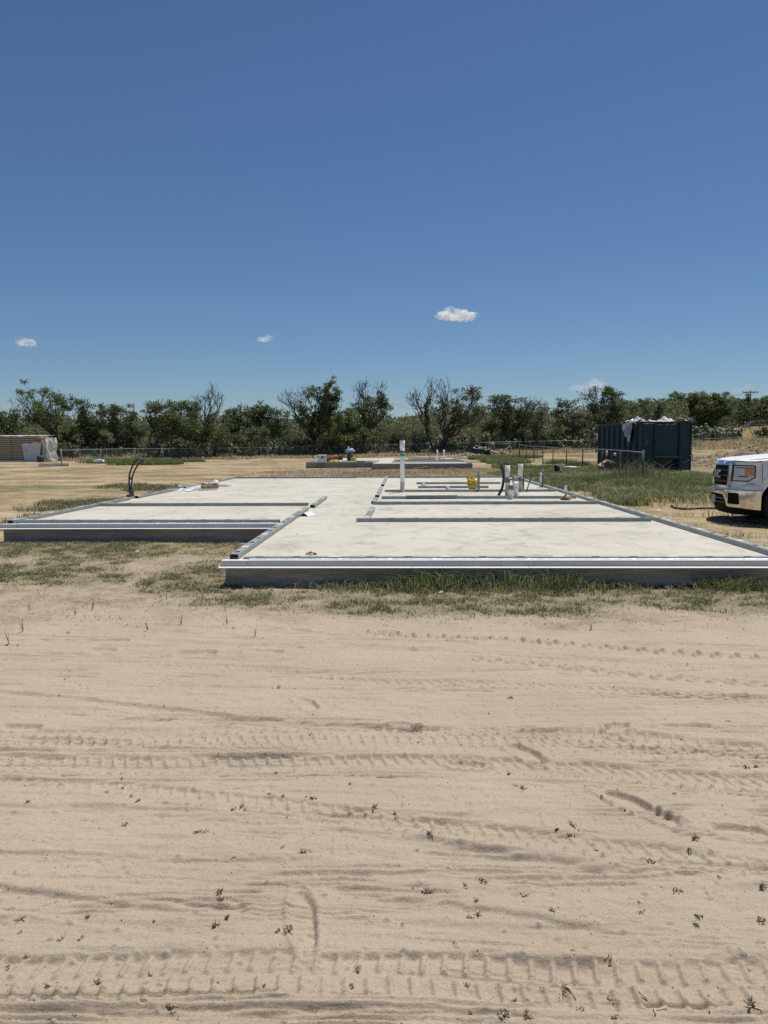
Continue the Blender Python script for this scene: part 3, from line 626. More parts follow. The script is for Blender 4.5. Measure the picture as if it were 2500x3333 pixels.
# bent white scrap near the long slotted track
x, y = onslab(997, 1679); m = MB(); m.add([(-.12, 0, 0), (.05, -.02, 0), (.14, .3, 0), (-.02, .32, 0), (-.03, 0, .06), (.06, .3, .06)], [(0, 4, 5, 3), (4, 1, 2, 5)])
o = m.build('bent_scrap', M_FLASH, loc=(x, y - .1, S + .004)); o.modifiers.new('t', 'SOLIDIFY').thickness = .004; tag(o, 'bent white metal scrap beside the long slotted track', 'metal scrap')
x, y = onslab(1405, 1623)
m = MB(); m.box(-.58, .58, -.03, .03, 0, .02); o = m.build('wood_strip', M_WOOD, loc=(x, 16.72, S + .062)); o.rotation_euler = (0, .0, .03); tag(o, 'brown wood strip lying on a steel track', 'wood strip')
m = MB(); m.tube([(0, 0, .006), (.05, .03, .03), (.1, .03, .01), (.13, .0, .006)], [.006, .012, .012, .004], 6); m.add([(0, 0, .008), (.05, -.04, .012), (.12, 0, .03), (.06, .05, .02)], [(0, 1, 2, 3)])
o = m.build('dead_leaf', M_WOOD, loc=(*onslab(995, 1806), S)); tag(o, 'curled dry leaf on the slab by the front track', 'leaf')
m = MB(); m.add([(0, 0, .004), (.03, -.02, .01), (.05, .01, .012), (.02, .03, .006)], [(0, 1, 2, 3)])
o = m.build('dead_leaf', M_WOOD, loc=(*onslab(963, 1740), S)); tag(o, 'tiny dark speck of leaf alone on the left part of bare slab', 'leaf')

# ---------------------------------------------------------------- things on the far slab
ZS = Z2 + S2
def far(px_, py_): return at(px_, py_, ZS)
M_COOL = mat('white_cooler', (.78, .79, .78), .4, var=.04)
M_DARK = mat('dark_plastic', (.035, .037, .04), .5, var=.3)
M_RED = mat('red_tool', (.42, .04, .025), .5)
x, y = far(1048, 1507); t = empty('cooler', (x, y + .35, ZS), .08, 'white cooler box with dark latch on the far slab', 'cooler')
m = MB(); m.box(-.27, .27, -.2, .2, .03, .40, .035); m.build('cooler_body', M_COOL, t)
m = MB(); m.box(-.28, .28, -.21, .21, .405, .52, .03); m.build('lid', M_COOL, t)
m = MB(); m.box(-.07, .07, -.225, -.2, .3, .42, .006); m.build('latch', M_DARK, t)
m = MB(); m.tube([(-.29, 0, .36), (-.32, -.05, .3), (-.32, .05, .3), (-.29, 0, .36)], .012, 6); m.build('handle', M_DARK, t)
x, y = far(1028, 1505); m = MB(); m.lathe([(.001, 0), (.07, 0), (.07, .3), (.03, .38), (.03, .46), (.001, .46)], n=14); o = m.build('white_jug', M_COOL, loc=(x, y, ZS)); tag(o, 'narrow white bottle standing left of the cooler', 'bottle')
x, y = far(1074, 1504); t = empty('toolbox', (x, y + .4, ZS), 0, 'low red and black toolbox right of the cooler', 'toolbox')
m = MB(); m.box(-.26, .26, -.14, .14, 0, .2, .015); m.build('box_body', M_DARK, t); m = MB(); m.box(-.26, .26, -.15, .15, .205, .29, .02); m.build('lid', M_RED, t); m = MB(); m.box(-.1, .1, -.02, .02, .29, .33, .008); m.build('handle', M_DARK, t)
x, y = far(1100, 1500); t = empty('generator', (x, y + .6, ZS), 0, 'black generator with raised handle behind the yellow sacks', 'generator')
m = MB(); m.box(-.34, .3, -.2, .2, .04, .3, .03); m.box(-.3, -.05, -.22, -.18, .1, .24, .01); m.build('housing', M_DARK, t)
m = MB(); m.tube([(.02, 0, .28), (.02, 0, .48), (.28, 0, .48), (.28, 0, .28)], .025, 8); m.box(0.05, .25, -.03, .03, .28, .36); m.build('handle', M_DARK, t)
m = MB(); m.box(-.32, -.1, -.23, -.21, .2, .27); m.build('side_panel', M_RED, t)
lump('yellow_sack', 'flat yellow sack in front of the black generator on the far slab', 'sack', M_YEL, (*far(1092, 1505), ZS + .06), (.42, .2, .10), .35, 2, 4, 12, flat=True)
x, y = far(1139, 1499); t = empty('trash_bin', (x, y, ZS), 0, 'dark round trash bin overflowing with a white and blue bag', 'trash bin')
m = MB(); m.lathe([(.001, 0), (.2, 0), (.255, .62), (.275, .63), (.275, .67), (.25, .68), (.24, .6), (.001, .58)], n=20); m.box(-.05, .05, -.27, -.2, .1, .55); m.build('bin_body', mat('bin_plastic', (.05, .055, .065), .5, var=.2), t)
for sx in (-1, 1):
    m = MB(); m.box(sx * .29 - .03, sx * .29 + .03, -.05, .05, .5, .58, .01); m.build('handle', M_DARK, t)
lump('trash_bag', 'white and pale blue bag bulging from the trash bin', 'bag', mat('pale_blue_bag', (.62, .70, .80), .4, col2=(.15, .28, .42), scale=5), (x, y, ZS + .72), (.3, .26, .15), .6, 2.2, 4, 21)
m = MB(); m.lathe([(.001, 0), (.06, 0), (.06, .14), (.03, .18), (.001, .19)], n=12); o = m.build('white_jug', M_COOL, loc=(x - .1, y, ZS + .84)); tag(o, 'white bottle standing on top of the trash bin', 'bottle')
lump('yellow_sack', 'small yellow and brown sack beside the trash bin', 'sack', M_YEL, (*far(1151, 1501), ZS + .12), (.2, .15, .16), .4, 2, 4, 14, flat=True)
for px_, b, tp, w_, lb in ((1423.5, 1500, 1464, 4.5, 'left one of two taller white pipes on the far slab'), (1445, 1495, 1464, 5, 'right one of two taller white pipes on the far slab'), (1440.5, 1499, 1486, 4.5, 'short white pipe stub between two taller pipes on the far slab'),
                           (1474, 1497, 1482, 4, 'short white pipe stub farthest right on the far slab'), (1419.5, 1501, 1487, 4.5, 'short white pipe stub in front of the taller pipes on the far slab')):
    pipe(px_, b, w_, tp, lb, z=ZS, cap=M_PVC, caph=.05, muddy=.1)
pipe(1398.5, 1499, 2.5, 1473, 'thin grey pipe leftmost of the pipes on the far slab', z=ZS, mt=M_GPIPE, muddy=0)
m = MB(); m.tube([(-1.1, 0, 0), (0, .4, .03), (1.3, .2, 0)], .05, 6); m.tube([(-.9, .2, 0), (-.3, .0, .1)], .04, 6)
x, y = at(1490, 1527, Z2); o = m.build('scrap_board', M_WOOD, loc=(x - 1.5, y, Tf(x, y) + .05)); tag(o, 'dark scrap sticks lying at the foot of the far slab', 'wood scrap')
m = MB(); m.box(-.28, .28, -.1, .1, 0, .09, .01); o = m.build('plastic_tray', M_DARK, loc=(*far(1174, 1505), ZS)); tag(o, 'flat black tray on the front edge of the far slab', 'tray')

# ---------------------------------------------------------------- fences
def mat_chain():
    m = bpy.data.materials.new('chain_link'); m.use_nodes = True; n = m.node_tree.nodes; l = m.node_tree.links; b = n['Principled BSDF']
    b.inputs['Base Color'].default_value = (.22, .23, .22, 1); b.inputs['Metallic'].default_value = .5; b.inputs['Roughness'].default_value = .5
    uv = n.new('ShaderNodeUVMap'); sp = n.new('ShaderNodeSeparateXYZ'); l.new(uv.outputs[0], sp.inputs[0])
    def M_(op, a, b2=None):
        t = n.new('ShaderNodeMath'); t.operation = op
        for i, q in enumerate((a, b2)):
            if q is None: continue
            if isinstance(q, (int, float)): t.inputs[i].default_value = q
            else: l.new(q, t.inputs[i])
        return t.outputs[0]
    res = []
    for op in ('ADD', 'SUBTRACT'):
        s = M_(op, sp.outputs[0], sp.outputs[1]); f = M_('FRACT', M_('MULTIPLY', s, 1 / .075)); res.append(M_('LESS_THAN', f, .05))
    k = M_('MAXIMUM', *res); tr = n.new('ShaderNodeBsdfTransparent'); mx = n.new('ShaderNodeMixShader'); l.new(k, mx.inputs[0]); l.new(tr.outputs[0], mx.inputs[1]); l.new(b.outputs[0], mx.inputs[2]); l.new(mx.outputs[0], n['Material Output'].inputs[0])
    return m
M_CHAIN = mat_chain()
M_RAIL = mat('galvanised_rail', (.30, .32, .31), .5, metal=.4, var=.2)
M_POST = mat('dark_fence_post', (.10, .095, .085), .7, var=.35)
def fence(pts, label, hgt=1.2, gap=3.0, post=M_RAIL, rail=M_RAIL, pr=.03, rr=.02, zoff=None, posts_at=None):
    x0, y0 = pts[0]; z0 = Tf(x0, y0)
    t = empty('chain_link_fence', (x0, y0, z0), 0, label, 'fence')
    P = []
    for (xa, ya), (xb, yb) in zip(pts[:-1], pts[1:]):
        L = math.hypot(xb - xa, yb - ya); k = max(1, round(L / gap))
        for i in range(k): P.append((xa + (xb - xa) * i / k, ya + (yb - ya) * i / k))
    P.append(pts[-1])
    W = [(x - x0, y - y0, Tf(x, y) - z0) for x, y in P]
    for i, (x, y, z) in enumerate(W[:100]):
        e = 1.5 if i in (0, len(W) - 1) else 1
        m = MB(); m.tube([(x, y, z - .15), (x, y, z + hgt + (.05 if e > 1 else 0))], pr * e, 8); m.lathe([(pr * e * 1.15, 0), (pr * e * .8, .03), (.001, .045)], c=(x, y, z + hgt + (.04 if e > 1 else -.02)), n=8); m.build('post', post, t)
    m = MB(); m.tube([(x, y, z + hgt - .02) for x, y, z in W], rr, 8); m.build('top_rail', rail, t)
    m = MB(); m.add([(x, y, z + .02) for x, y, z in W] + [(x, y, z + hgt - .03) for x, y, z in W], [(i, i + 1, len(W) + i + 1, len(W) + i) for i in range(len(W) - 1)])
    o = m.build('wire_mesh', M_CHAIN, t); uvl = o.data.uv_layers.new(name='uv'); cum = [0]
    for i in range(len(W) - 1): cum.append(cum[-1] + math.dist(W[i], W[i + 1]))
    for lp in o.data.loops:
        vi = lp.vertex_index; uvl.data[lp.index].uv = (cum[vi % len(W)], 0 if vi < len(W) else hgt)
    return t
def gp(px_, Y): return atY(px_, 1500, Y)[0], Y
fence([gp(150, 80), gp(850, 80), gp(1301, 80), gp(1960, 80)], 'long chain link fence in front of the trees across the middle', gap=3.3, pr=.025)
fence([gp(2093, 28), gp(1960, 36.5), gp(1800, 48), gp(1690, 62)], 'near chain link fence with rusty posts running back from the weedy corner post', gap=3.6, post=M_POST, pr=.032)
fence([gp(1660, 68), gp(1598, 72), gp(1530, 108)], 'chain link fence of tightly seen dark posts behind the black tarp', gap=3.0, post=M_POST)
fence([gp(200, 54), gp(330, 62), gp(530, 76), gp(680, 79)], 'short chain link fence on the left with a green cloth on it', gap=6.0)
fence([gp(2240, 92), gp(2335, 98), gp(2395, 104), gp(2402, 125), gp(2450, 152)], 'fence climbing the slope behind the dumpster and turning back', gap=3.0, pr=.04)
fence([gp(2230, 84), gp(2335, 84), gp(2460, 86), gp(2640, 88)], 'low fence with wide spaced posts on the slope right of the dumpster', gap=3.6, post=M_POST, hgt=1.0)
fence([gp(2420, 150), gp(2600, 150), gp(2760, 150)], 'highest farthest fence along the top of the slope at the right', gap=3.0)

# ---------------------------------------------------------------- grass, straw and weeds
def blades(name, label, x, y, h, wd, mt, lean=.5, z=None, curl=.5, seed=0):
    rg = np.random.default_rng(seed); n = len(x); z = G(x, y) if z is None else z
    a = rg.uniform(0, 2 * math.pi, n); la = rg.uniform(0, 2 * math.pi, n); ln = h * lean * rg.uniform(.2, 1.3, n)
    dx, dy = np.cos(a) * wd / 2, np.sin(a) * wd / 2; lx, ly = np.cos(la) * ln, np.sin(la) * ln
    V = np.empty((n, 5, 3))
    V[:, 0] = np.stack([x - dx, y - dy, z - .004], 1); V[:, 1] = np.stack([x + dx, y + dy, z - .004], 1)
    V[:, 2] = np.stack([x + dx * .8 + lx * .4, y + dy * .8 + ly * .4, z + h * .62], 1); V[:, 3] = np.stack([x - dx * .8 + lx * .4, y - dy * .8 + ly * .4, z + h * .62], 1)
    V[:, 4] = np.stack([x + lx * (1 + curl), y + ly * (1 + curl), z + h * (1 - curl * .35 * rg.random(n))], 1)
    b = np.arange(n) * 5; L = np.stack([b, b + 1, b + 2, b + 3, b + 3, b + 2, b + 4], 1).ravel(); sz = np.tile([4, 3], n)
    me = mesh_np(name, V.reshape(-1, 3), L, sz, mt); o = bpy.data.objects.new(name, me); COL.objects.link(o); tag(o, label, 'grass', kind='stuff'); return o
def scatter(n, x0, x1, y0, y1, fn, seed):
    rg = np.random.default_rng(seed); x = rg.uniform(x0, x1, n); y = rg.uniform(y0, y1, n); k = rg.random(n) < fn(x, y)
    inside = ((x > X0 - .05) & (x < X1 + .05) & (y > YL - .05) & (y < YE + .05)) | ((x > XM - .05) & (x < X1 + .05) & (y > YF - .02) & (y < YE))
    ins2 = ((x > X0) & (x < X1) & (y > YL + DY) & (y < YE + DY)) | ((x > XM) & (x < X1) & (y > YF + DY) & (y < YE + DY))
    k &= ~inside & ~ins2; return x[k], y[k]
M_GR = mat('green_grass', (.21, .215, .105), .6, var=.45, scale=3, island=.5, trans=.4)
M_GRD = mat('lush_grass', (.20, .245, .085), .6, var=.45, scale=1.2, island=.5, trans=.4)
M_STR = mat('dry_straw', (.60, .50, .30), .7, var=.3, scale=2, island=.35, trans=.45)
M_STRB = mat('brown_straw', (.50, .40, .25), .8, var=.35, scale=2, island=.4, trans=.4)
def u(n, a, b, s): return np.random.default_rng(s).uniform(a, b, n)
x, y = scatter(300000, -7.5, 5.6, 5.9, 11.4, lambda x, y: green_mask(x, y) * (.04 + .96 * sst(.44, .58, fbm(x * 5, y * 7, 4, 85))), 1); blades('creeping_grass', 'patchy green creeping grass along the front of the slab', x, y, u(len(x), .012, .05, 1), u(len(x), .004, .009, 2), M_GR, 1.6, seed=1)
x, y = scatter(150000, -7.5, 5.6, 5.7, 11.4, lambda x, y: (.10 + .9 * sst(.42, .62, fbm(x * 3, y * 5, 4, 88))) * sst(5.7, 6.9, y) * .55, 50); blades('dead_litter', 'brown trampled grass litter over the soil in front of the slab', x, y, u(len(x), .004, .02, 51), u(len(x), .003, .007, 52), M_STRB, 3.0, seed=17)
x, y = scatter(60000, -7.5, 5.6, 6.0, 11.4, lambda x, y: np.clip(green_mask(x, y) * .7 + straw_mask(x, y) * .35 + .03, 0, 1), 3); blades('straw_litter', 'short straw litter in front of the slab', x, y, u(len(x), .008, .045, 4), u(len(x), .003, .007, 5), M_STR, 1.8, seed=2)
def tallf(x, y):
    return np.clip(blob(x, y, .75, 7.62, 1.25, .2) * (.4 + .8 * fbm(x * 3, y * 3, 2, 77)) + blob(x, y, 3.35, 7.6, .4, .15) * .9 + .5 * blob(x, y, -.9, 7.66, .8, .1) + .5 * blob(x, y, -2.6, 11.2, .8, .2) + .35 * blob(x, y, -5, 11.3, 1.5, .1) + .4 * blob(x, y, -1.97, 8.0, .1, .5), 0, 1)
x, y = scatter(8000, -6.5, 4.5, 7.1, 11.4, tallf, 6)
hh = (.05 + .19 * blob(x, y, .8, 7.62, 1.2, .3) + .10 * blob(x, y, 3.35, 7.6, .45, .3)) * u(len(x), .4, 1.15, 7); blades('tall_grass', 'tall green grass blades growing against the slab face', x, y, hh, u(len(x), .004, .008, 8), M_GRD, .9, seed=3, curl=.9)
x, y = scatter(3600, -.9, 2.5, 7.3, 7.74, lambda x, y: np.clip(.25 + 1.2 * fbm(x * 2.4, x * 0, 3, 86) - .25, 0, 1) * sst(7.3, 7.6, y), 40)
blades('tall_grass', 'tallest arching grass blades in front of the slab face', x, y, (.07 + .24 * sst(-.6, .4, x) * (1 - sst(1.6, 2.5, x)) * fbm(x * 3, x * 0, 3, 87)) * u(len(x), .5, 1.3, 41), u(len(x), .005, .010, 42), M_GRD, .8, seed=14, curl=1.0)
x, y = scatter(1300, 3.0, 3.9, 7.4, 7.74, lambda x, y: blob(x, y, 3.4, 7.65, .38, .2), 43)
blades('tall_grass', 'clump of grass blades against the slab face at the right', x, y, u(len(x), .06, .19, 44), u(len(x), .005, .009, 45), M_GRD, .9, seed=15, curl=.9)
x, y = scatter(2600, -1.2, 4.0, 7.2, 7.74, lambda x, y: np.clip(tallf(x, y) * .8 + .1, 0, 1), 53)
blades('dry_stems', 'dry yellow stems standing among the green grass at the slab face', x, y, u(len(x), .04, .16, 54), u(len(x), .003, .006, 55), M_STR, .9, seed=18, curl=.8)
# right hand weeds between slab and dumpster
def wf(x, y): return np.clip(green_mask(x, y) * 1.1, 0, 1)
x, y = scatter(150000, 4.3, 17, 17, 40, wf, 9)
hh = (.04 + .34 * fbm(x * .9, y * .9, 4, 78) ** 1.3) * u(len(x), .6, 1.3, 10) * (1 + .9 * blob(x, y, 8.6, 27, 2.2, 2.5)); blades('weeds', 'lush green weeds between the near fence and the dumpster', x, y, hh, u(len(x), .010, .024, 11), M_GRD, .7, seed=4)
x, y = scatter(70000, 4.3, 17, 15, 40, lambda x, y: np.clip(wf(x, y) * .45 + 1.0 * blob(x, y, 7.4, 18.6, 1.5, 1.3) + .6 * blob(x, y, 6.6, 24.5, 1.2, 3) * fbm(x * 2, y * 2, 2, 3), 0, 1), 12)
hh = (.12 + .16 * fbm(x, y, 3, 79)) * u(len(x), .5, 1.3, 13); blades('dry_weeds', 'straw coloured dry weeds mixed with green on the right', x, y, hh, u(len(x), .008, .018, 14), M_STR, .7, seed=5)
x, y = scatter(2600, 7.0, 10.2, 26.5, 31, lambda x, y: blob(x, y, 8.9, 28.3, .8, 1.0), 46)
blades('climbing_weeds', 'tall wispy weeds climbing the corner post of the near fence', x, y, u(len(x), .4, 1.15, 47), u(len(x), .012, .022, 48), M_GR, .45, seed=16, curl=.8)
x, y = scatter(60000, 5.5, 12, 40, 66, wf, 29); blades('far_weeds', 'green weeds along the back of the near fence', x, y, u(len(x), .12, .4, 30), u(len(x), .02, .04, 31), M_GRD, .7, seed=6)
x, y = scatter(40000, -11, -6.3, 11, 30, lambda x, y: np.clip(green_mask(x, y) * .8, 0, 1), 15); blades('edge_grass', 'green grass strip along the left slab edge', x, y, u(len(x), .05, .16, 16), u(len(x), .008, .018, 17), M_GR, .9, seed=7)
x, y = scatter(170000, -26, 5.5, 12, 46, lambda x, y: straw_mask(x, y) * .6 * sst(.40, .7, fbm(x * .6, y * .9, 4, 80)) * (1 - sst(34, 46, y)), 18); blades('dry_grass', 'short dry grass over the left field', x, y, u(len(x), .010, .035, 19), u(len(x), .008, .018, 20), M_STR, 3.4, seed=8)
x, y = scatter(50000, 4.3, 9, 8.0, 16, lambda x, y: straw_mask(x, y) * .5 * sst(.4, .6, fbm(x * 2, y * 3, 3, 89)), 21); blades('trampled_straw', 'trampled straw between the slab and the truck', x, y, u(len(x), .02, .05, 22), u(len(x), .005, .011, 23), M_STR, 1.6, seed=9)
x, y = scatter(5000, 4.3, 6.5, 10.5, 14, lambda x, y: .8 * blob(x, y, 5.15, 12.0, .5, .5), 24); blades('truck_grass', 'sparse green grass in front of the truck shadow', x, y, u(len(x), .03, .10, 25), u(len(x), .004, .008, 26), M_GR, .9, seed=10)
# tall straw in front of the brush and on the slope
x, y = scatter(120000, -42, 62, 76, 89, lambda x, y: np.clip(.25 + .9 * fbm(x * .3, y * .5, 3, 81) - .2, 0, 1) * np.where(np.abs(x - 3) < 16, 1, .6), 27)
hh = (.3 + .9 * fbm(x * .25, y * .25, 3, 82) * sst(78, 82, y)) * u(len(x), .6, 1.2, 28); blades('tall_straw', 'tall dry yellow grass along the foot of the trees', x, y, hh, u(len(x), .05, .11, 28), M_STR, .4, seed=11)
x, y = scatter(25000, -30, -18, 58, 72, wf, 32); blades('green_weeds', 'bright green weed strip beyond the left fence', x, y, u(len(x), .15, .4, 33), u(len(x), .03, .05, 34), M_GRD, .6, seed=12)
x, y = scatter(30000, -8, 8, 28, 46, lambda x, y: np.clip(.9 * blob(x, y, 2, 40.5, 7, 2.6) + .7 * blob(x, y, 1, 31, 6, 2.2) + .3, 0, 1) * straw_mask(x, y), 35); blades('field_straw', 'straw grass between the two slabs', x, y, u(len(x), .03, .14, 36), u(len(x), .014, .03, 37), M_STRB, .9, seed=13)

x, y = scatter(90000, 20, 75, 78, 150, lambda x, y: (1 - openf(x, y)) * (.3 + .7 * fbm(x * .2, y * .2, 3, 67)), 60); blades('slope_grass', 'dry grass on the slope right of the dumpster', x, y, u(len(x), .1, .35, 61), u(len(x), .05, .1, 62), M_STR, .9, seed=19)
# crumbs and clods of earth
def clods(name, label, x, y, s_, mt, seed):
    rg = np.random.default_rng(seed); n = len(x); z = G(x, y) + s_ * .25
    B = np.array([(1, 0, 0), (0, 1, 0), (-1, 0, 0), (0, -1, 0), (0, 0, .75), (0, 0, -.75)], float)[None] * rg.uniform(.5, 1.3, (n, 6, 1)) + rg.normal(size=(n, 6, 3)) * .15
    a = rg.uniform(0, 6.28, n); c_, s2 = np.cos(a)[:, None], np.sin(a)[:, None]; Bx = B[..., 0] * c_ - B[..., 1] * s2; By = B[..., 0] * s2 + B[..., 1] * c_
    V = np.stack([Bx * s_[:, None] + x[:, None], By * s_[:, None] + y[:, None], B[..., 2] * s_[:, None] + z[:, None]], 2)
    b = (np.arange(n) * 6)[:, None]; Fc = np.array([(0, 1, 4), (1, 2, 4), (2, 3, 4), (3, 0, 4), (1, 0, 5), (2, 1, 5), (3, 2, 5), (0, 3, 5)]).ravel()[None]
    me = mesh_np(name, V.reshape(-1, 3), (b + Fc).ravel(), np.full(n * 8, 3), mt); o = bpy.data.objects.new(name, me); COL.objects.link(o); return tag(o, label, 'earth', kind='stuff')
M_CRUMB = mat('sand_crumb', (.44, .36, .27), .95, var=.3, scale=3, island=.4); M_CLOD = mat('brown_clod', (.42, .34, .255), .95, var=.35, scale=2, island=.4)
rg_ = np.random.default_rng(90); n_ = 3000; y = 1.6 + 5.6 * rg_.random(n_) ** 1.3; x = rg_.uniform(-.62, .62, n_) * (y + .6); clods('sand_crumbs', 'tiny crumbs of earth strewn over the tyre tracks', x, y, rg_.uniform(.0012, .0034, n_) * (.7 + y * .16), M_CRUMB, 91)
def mf(x, y): return np.clip(dirt_mask(x, y) * 1.2, 0, 1)
x, y = scatter(40000, 13, 29, 40, 57, mf, 92); clods('dirt_clods', 'brown clods of earth on the dug heaps at the right', x, y, u(len(x), .10, .24, 93) ** 2, M_CLOD, 94)
x, y = scatter(5000, 3, 9, 63, 69, mf, 95); clods('dirt_clods', 'clods on the small distant earth heap by the black tarp', x, y, u(len(x), .03, .12, 96), M_CLOD, 97)
x, y = scatter(9000, -7, 6, 28.5, 43, lambda x, y: .5 * fbm(x * .5, y * .7, 3, 98) * np.ones_like(x), 99); clods('field_clods', 'small clods between the two slabs', x, y, u(len(x), .01, .05, 100), M_CLOD, 101)

# small dried weeds on the sand
M_TW = mat('dark_twig', (.20, .16, .11), .9, var=.5, scale=40, island=.4)
M_TWL = mat('pale_straw_twig', (.55, .46, .30), .8, var=.2, island=.3)
protos = []
for k in range(9):
    rn = random.Random(100 + k); m = MB(); ns = rn.randint(6, 15)
    for i in range(ns):
        m.cur = 1 if rn.random() < .35 else 0; a = rn.uniform(0, 6.28); L = rn.uniform(.006, .022) * (1.4 if k % 3 == 0 else 1); e = rn.uniform(.1, 1.0); p = Vector((rn.gauss(0, .008), rn.gauss(0, .006), 0)); pts = [p]
        for j in range(3):
            p = p + Vector((math.cos(a) * math.cos(e), math.sin(a) * math.cos(e), math.sin(e))) * L / 3; a += rn.uniform(-.8, .8); e += rn.uniform(-.7, .4); pts.append(p)
        m.tube(pts, [.0018, .0026, .0017, .0005], 4, cap=False)
        if rn.random() < .5: q = pts[2]; s_ = rn.uniform(.003, .007); m.add([q, q + Vector((s_, s_ * .5, s_)), q + Vector((s_ * 1.5, -s_, .003)), q + Vector((.002, -s_ * 1.2, -.001))], [(0, 1, 2, 3)])
    protos.append(m)
spots = [(345, 2575), (395, 2560), (395, 2530), (430, 2590), (455, 2610), (405, 2680), (640, 2705), (665, 2703), (760, 2640), (790, 2620), (880, 2590), (920, 2600), (985, 2780), (1000, 2600), (1020, 2605), (1220, 2635), (1290, 2650), (1010, 2385),
         (720, 2895), (720, 2920), (735, 2985), (700, 3005), (910, 3030), (940, 3035), (85, 3110), (200, 3055), (262, 3055), (490, 3155), (1165, 3155), (150, 3240), (310, 3180), (145, 3310), (1020, 3310), (1400, 2720), (1400, 2705), (1515, 2880), (1680, 2555), (1705, 2565), (1660, 2510),
         (1390, 2900), (1455, 2905), (1575, 2870), (1550, 2935), (1710, 2910), (1530, 2980), (1865, 2690), (1855, 2715), (1810, 2700), (1960, 2600), (2200, 2590), (2275, 2985), (2265, 3010), (2205, 2890), (2080, 2945), (2085, 2975), (1800, 2970), (1680, 3260), (1680, 3240), (1530, 3290), (1640, 3310), (1720, 3315), (1890, 3285), (2000, 3240), (1995, 3310), (1840, 3220), (2390, 3280), (2450, 3265), (2100, 2560), (2430, 2500), (2460, 2490), (2370, 2350),
         (1570, 2240), (1590, 2320), (1660, 2270), (2000, 2240), (2260, 2730), (2240, 2760), (2480, 3000), (1740, 2000), (1770, 2030), (560, 3270), (60, 2990), (900, 2510), (1140, 3205), (2480, 2880), (1940, 2760), (2120, 2800), (600, 2130), (750, 2190), (1460, 2830), (60, 2100), (220, 2060), (470, 2070)]
rn = random.Random(5)
for k in range(55): spots.append((rn.uniform(20, 2480), rn.uniform(2020, 3300) ** 1.0))
pobj = []
for i, (px_, py_) in enumerate(spots):
    x, y = at(px_, py_); k = i % len(protos)
    if i < len(protos): o = protos[k].build('dried_weed', [M_TW, M_TWL]); pobj.append(o)
    else: o = pobj[k].copy(); COL.objects.link(o)
    s_ = rn.uniform(.4, .95) * (1.0 if y < 4 else 1.0 + (y - 4) * .12)
    if i >= 94: s_ *= .6
    o.location = (x, y, Gf(x, y) + .001); o.scale = (s_,) * 3; o.rotation_euler = (rn.uniform(-.2, .2), rn.uniform(-.2, .2), rn.uniform(0, 6.28))
    tag(o, 'small dried dark weed tuft lying on the bare sand', 'weed', 'dried weed tufts on the sand')
for i, (a, b, lb) in enumerate((((1250 + 1165 * .7535, 2800 + 618 * .7535), (1250 + 1222 * .7535, 2800 + 616 * .7535), 'pale straw stalk lying on the sand low at the right'), ((1250 + 1165 * .7535, 2800 + 618 * .7535), (1250 + 1173 * .7535, 2800 + 668 * .7535), 'pale straw stalk pointing at the camera, touching another stalk'), ((2080, 3215), (2108, 3232), 'short pale stalk on the big tyre track'), ((1840, 3205), (1875, 3235), 'brown stalk with frayed tip on the big tyre track'))):
    (xa, ya), (xb, yb) = at(*a), at(*b); m = MB(); m.tube([(xa, ya, Gf(xa, ya) + .003), ((xa + xb) / 2, (ya + yb) / 2, Gf((xa + xb) / 2, (ya + yb) / 2) + .008), (xb, yb, Gf(xb, yb) + .004)], [.0028, .0025, .0018], 6); o = m.build('straw_stalk', M_TWL); tag(o, lb, 'stalk')
for i, (px_, py_, hh) in enumerate(((75, 2060, .16), (300, 1985, .13), (245, 2000, .1), (590, 2030, .09), (830, 2070, .1), (480, 2050, .09), (95, 1990, .1), (740, 2030, .14), (1925, 2045, .07), (30, 2100, .12))):
    x, y = at(px_, py_); rn2 = random.Random(i); m = MB()
    for s_ in range(3):
        a = rn2.uniform(0, 6.28); p = Vector((0, 0, 0)); pts = [p]
        for j in range(4): p = p + Vector((math.cos(a) * .25, math.sin(a) * .25, .9)) * hh / 4 * rn2.uniform(.5, 1.1); a += rn2.uniform(-.9, .9); pts.append(p)
        m.tube(pts, [.003, .003, .002, .0015, .0008], 4, cap=False)
    o = m.build('dry_stem', M_TW if i % 2 else M_STRB, loc=(x, y, Gf(x, y))); tag(o, 'thin dry stem standing in the sand left of the slab corner', 'dry stem', 'upright dry stems in the sand')

# ---------------------------------------------------------------- dumpster
M_DMP = mat('dark_teal_paint', (.014, .062, .082), .5, col2=(.006, .026, .038), scale=1.6, bump=.3, bscale=8, spec=.4)
M_DMPR = mat('rib_paint', (.008, .02, .026), .5, var=.5, scale=4)
M_RUST = mat('rusty_rim', (.045, .045, .045), .8, col2=(.055, .038, .03), scale=6)
dx, dyy = 12.98, 37.0; zt = Tf(dx, dyy) + .02
D = empty('dumpster', (dx, dyy, zt), R(3), 'tall dark teal roll-off dumpster with ribbed side, full of white plastic', 'dumpster')
HW, DL, DH = 1.26, 6.7, 2.47
m = MB(); b0 = .16
m.box(-HW, -HW + .05, .1, DL, b0, DH - .06); m.box(HW - .05, HW, .1, DL, b0, DH - .06); m.box(-HW + .05, HW - .05, DL - .05, DL, b0, DH - .06); m.box(-HW + .051, HW - .051, .1, DL - .051, b0, b0 + .08)
m.build('container_body', M_DMP, D)
m = MB(); m.box(-HW, -.58, 0, .10, .1, DH - .06); m.box(-.58, .64, .02, .10, .74, DH - .06); m.box(.64, HW, 0, .10, .1, DH - .06); m.build('end_wall', M_DMP, D)
m = MB(); m.box(-.58, .64, .35, .40, .1, .735); m.box(-.3, .3, .30, .35, .2, .5); m.build('hook_recess', M_DARK, D)
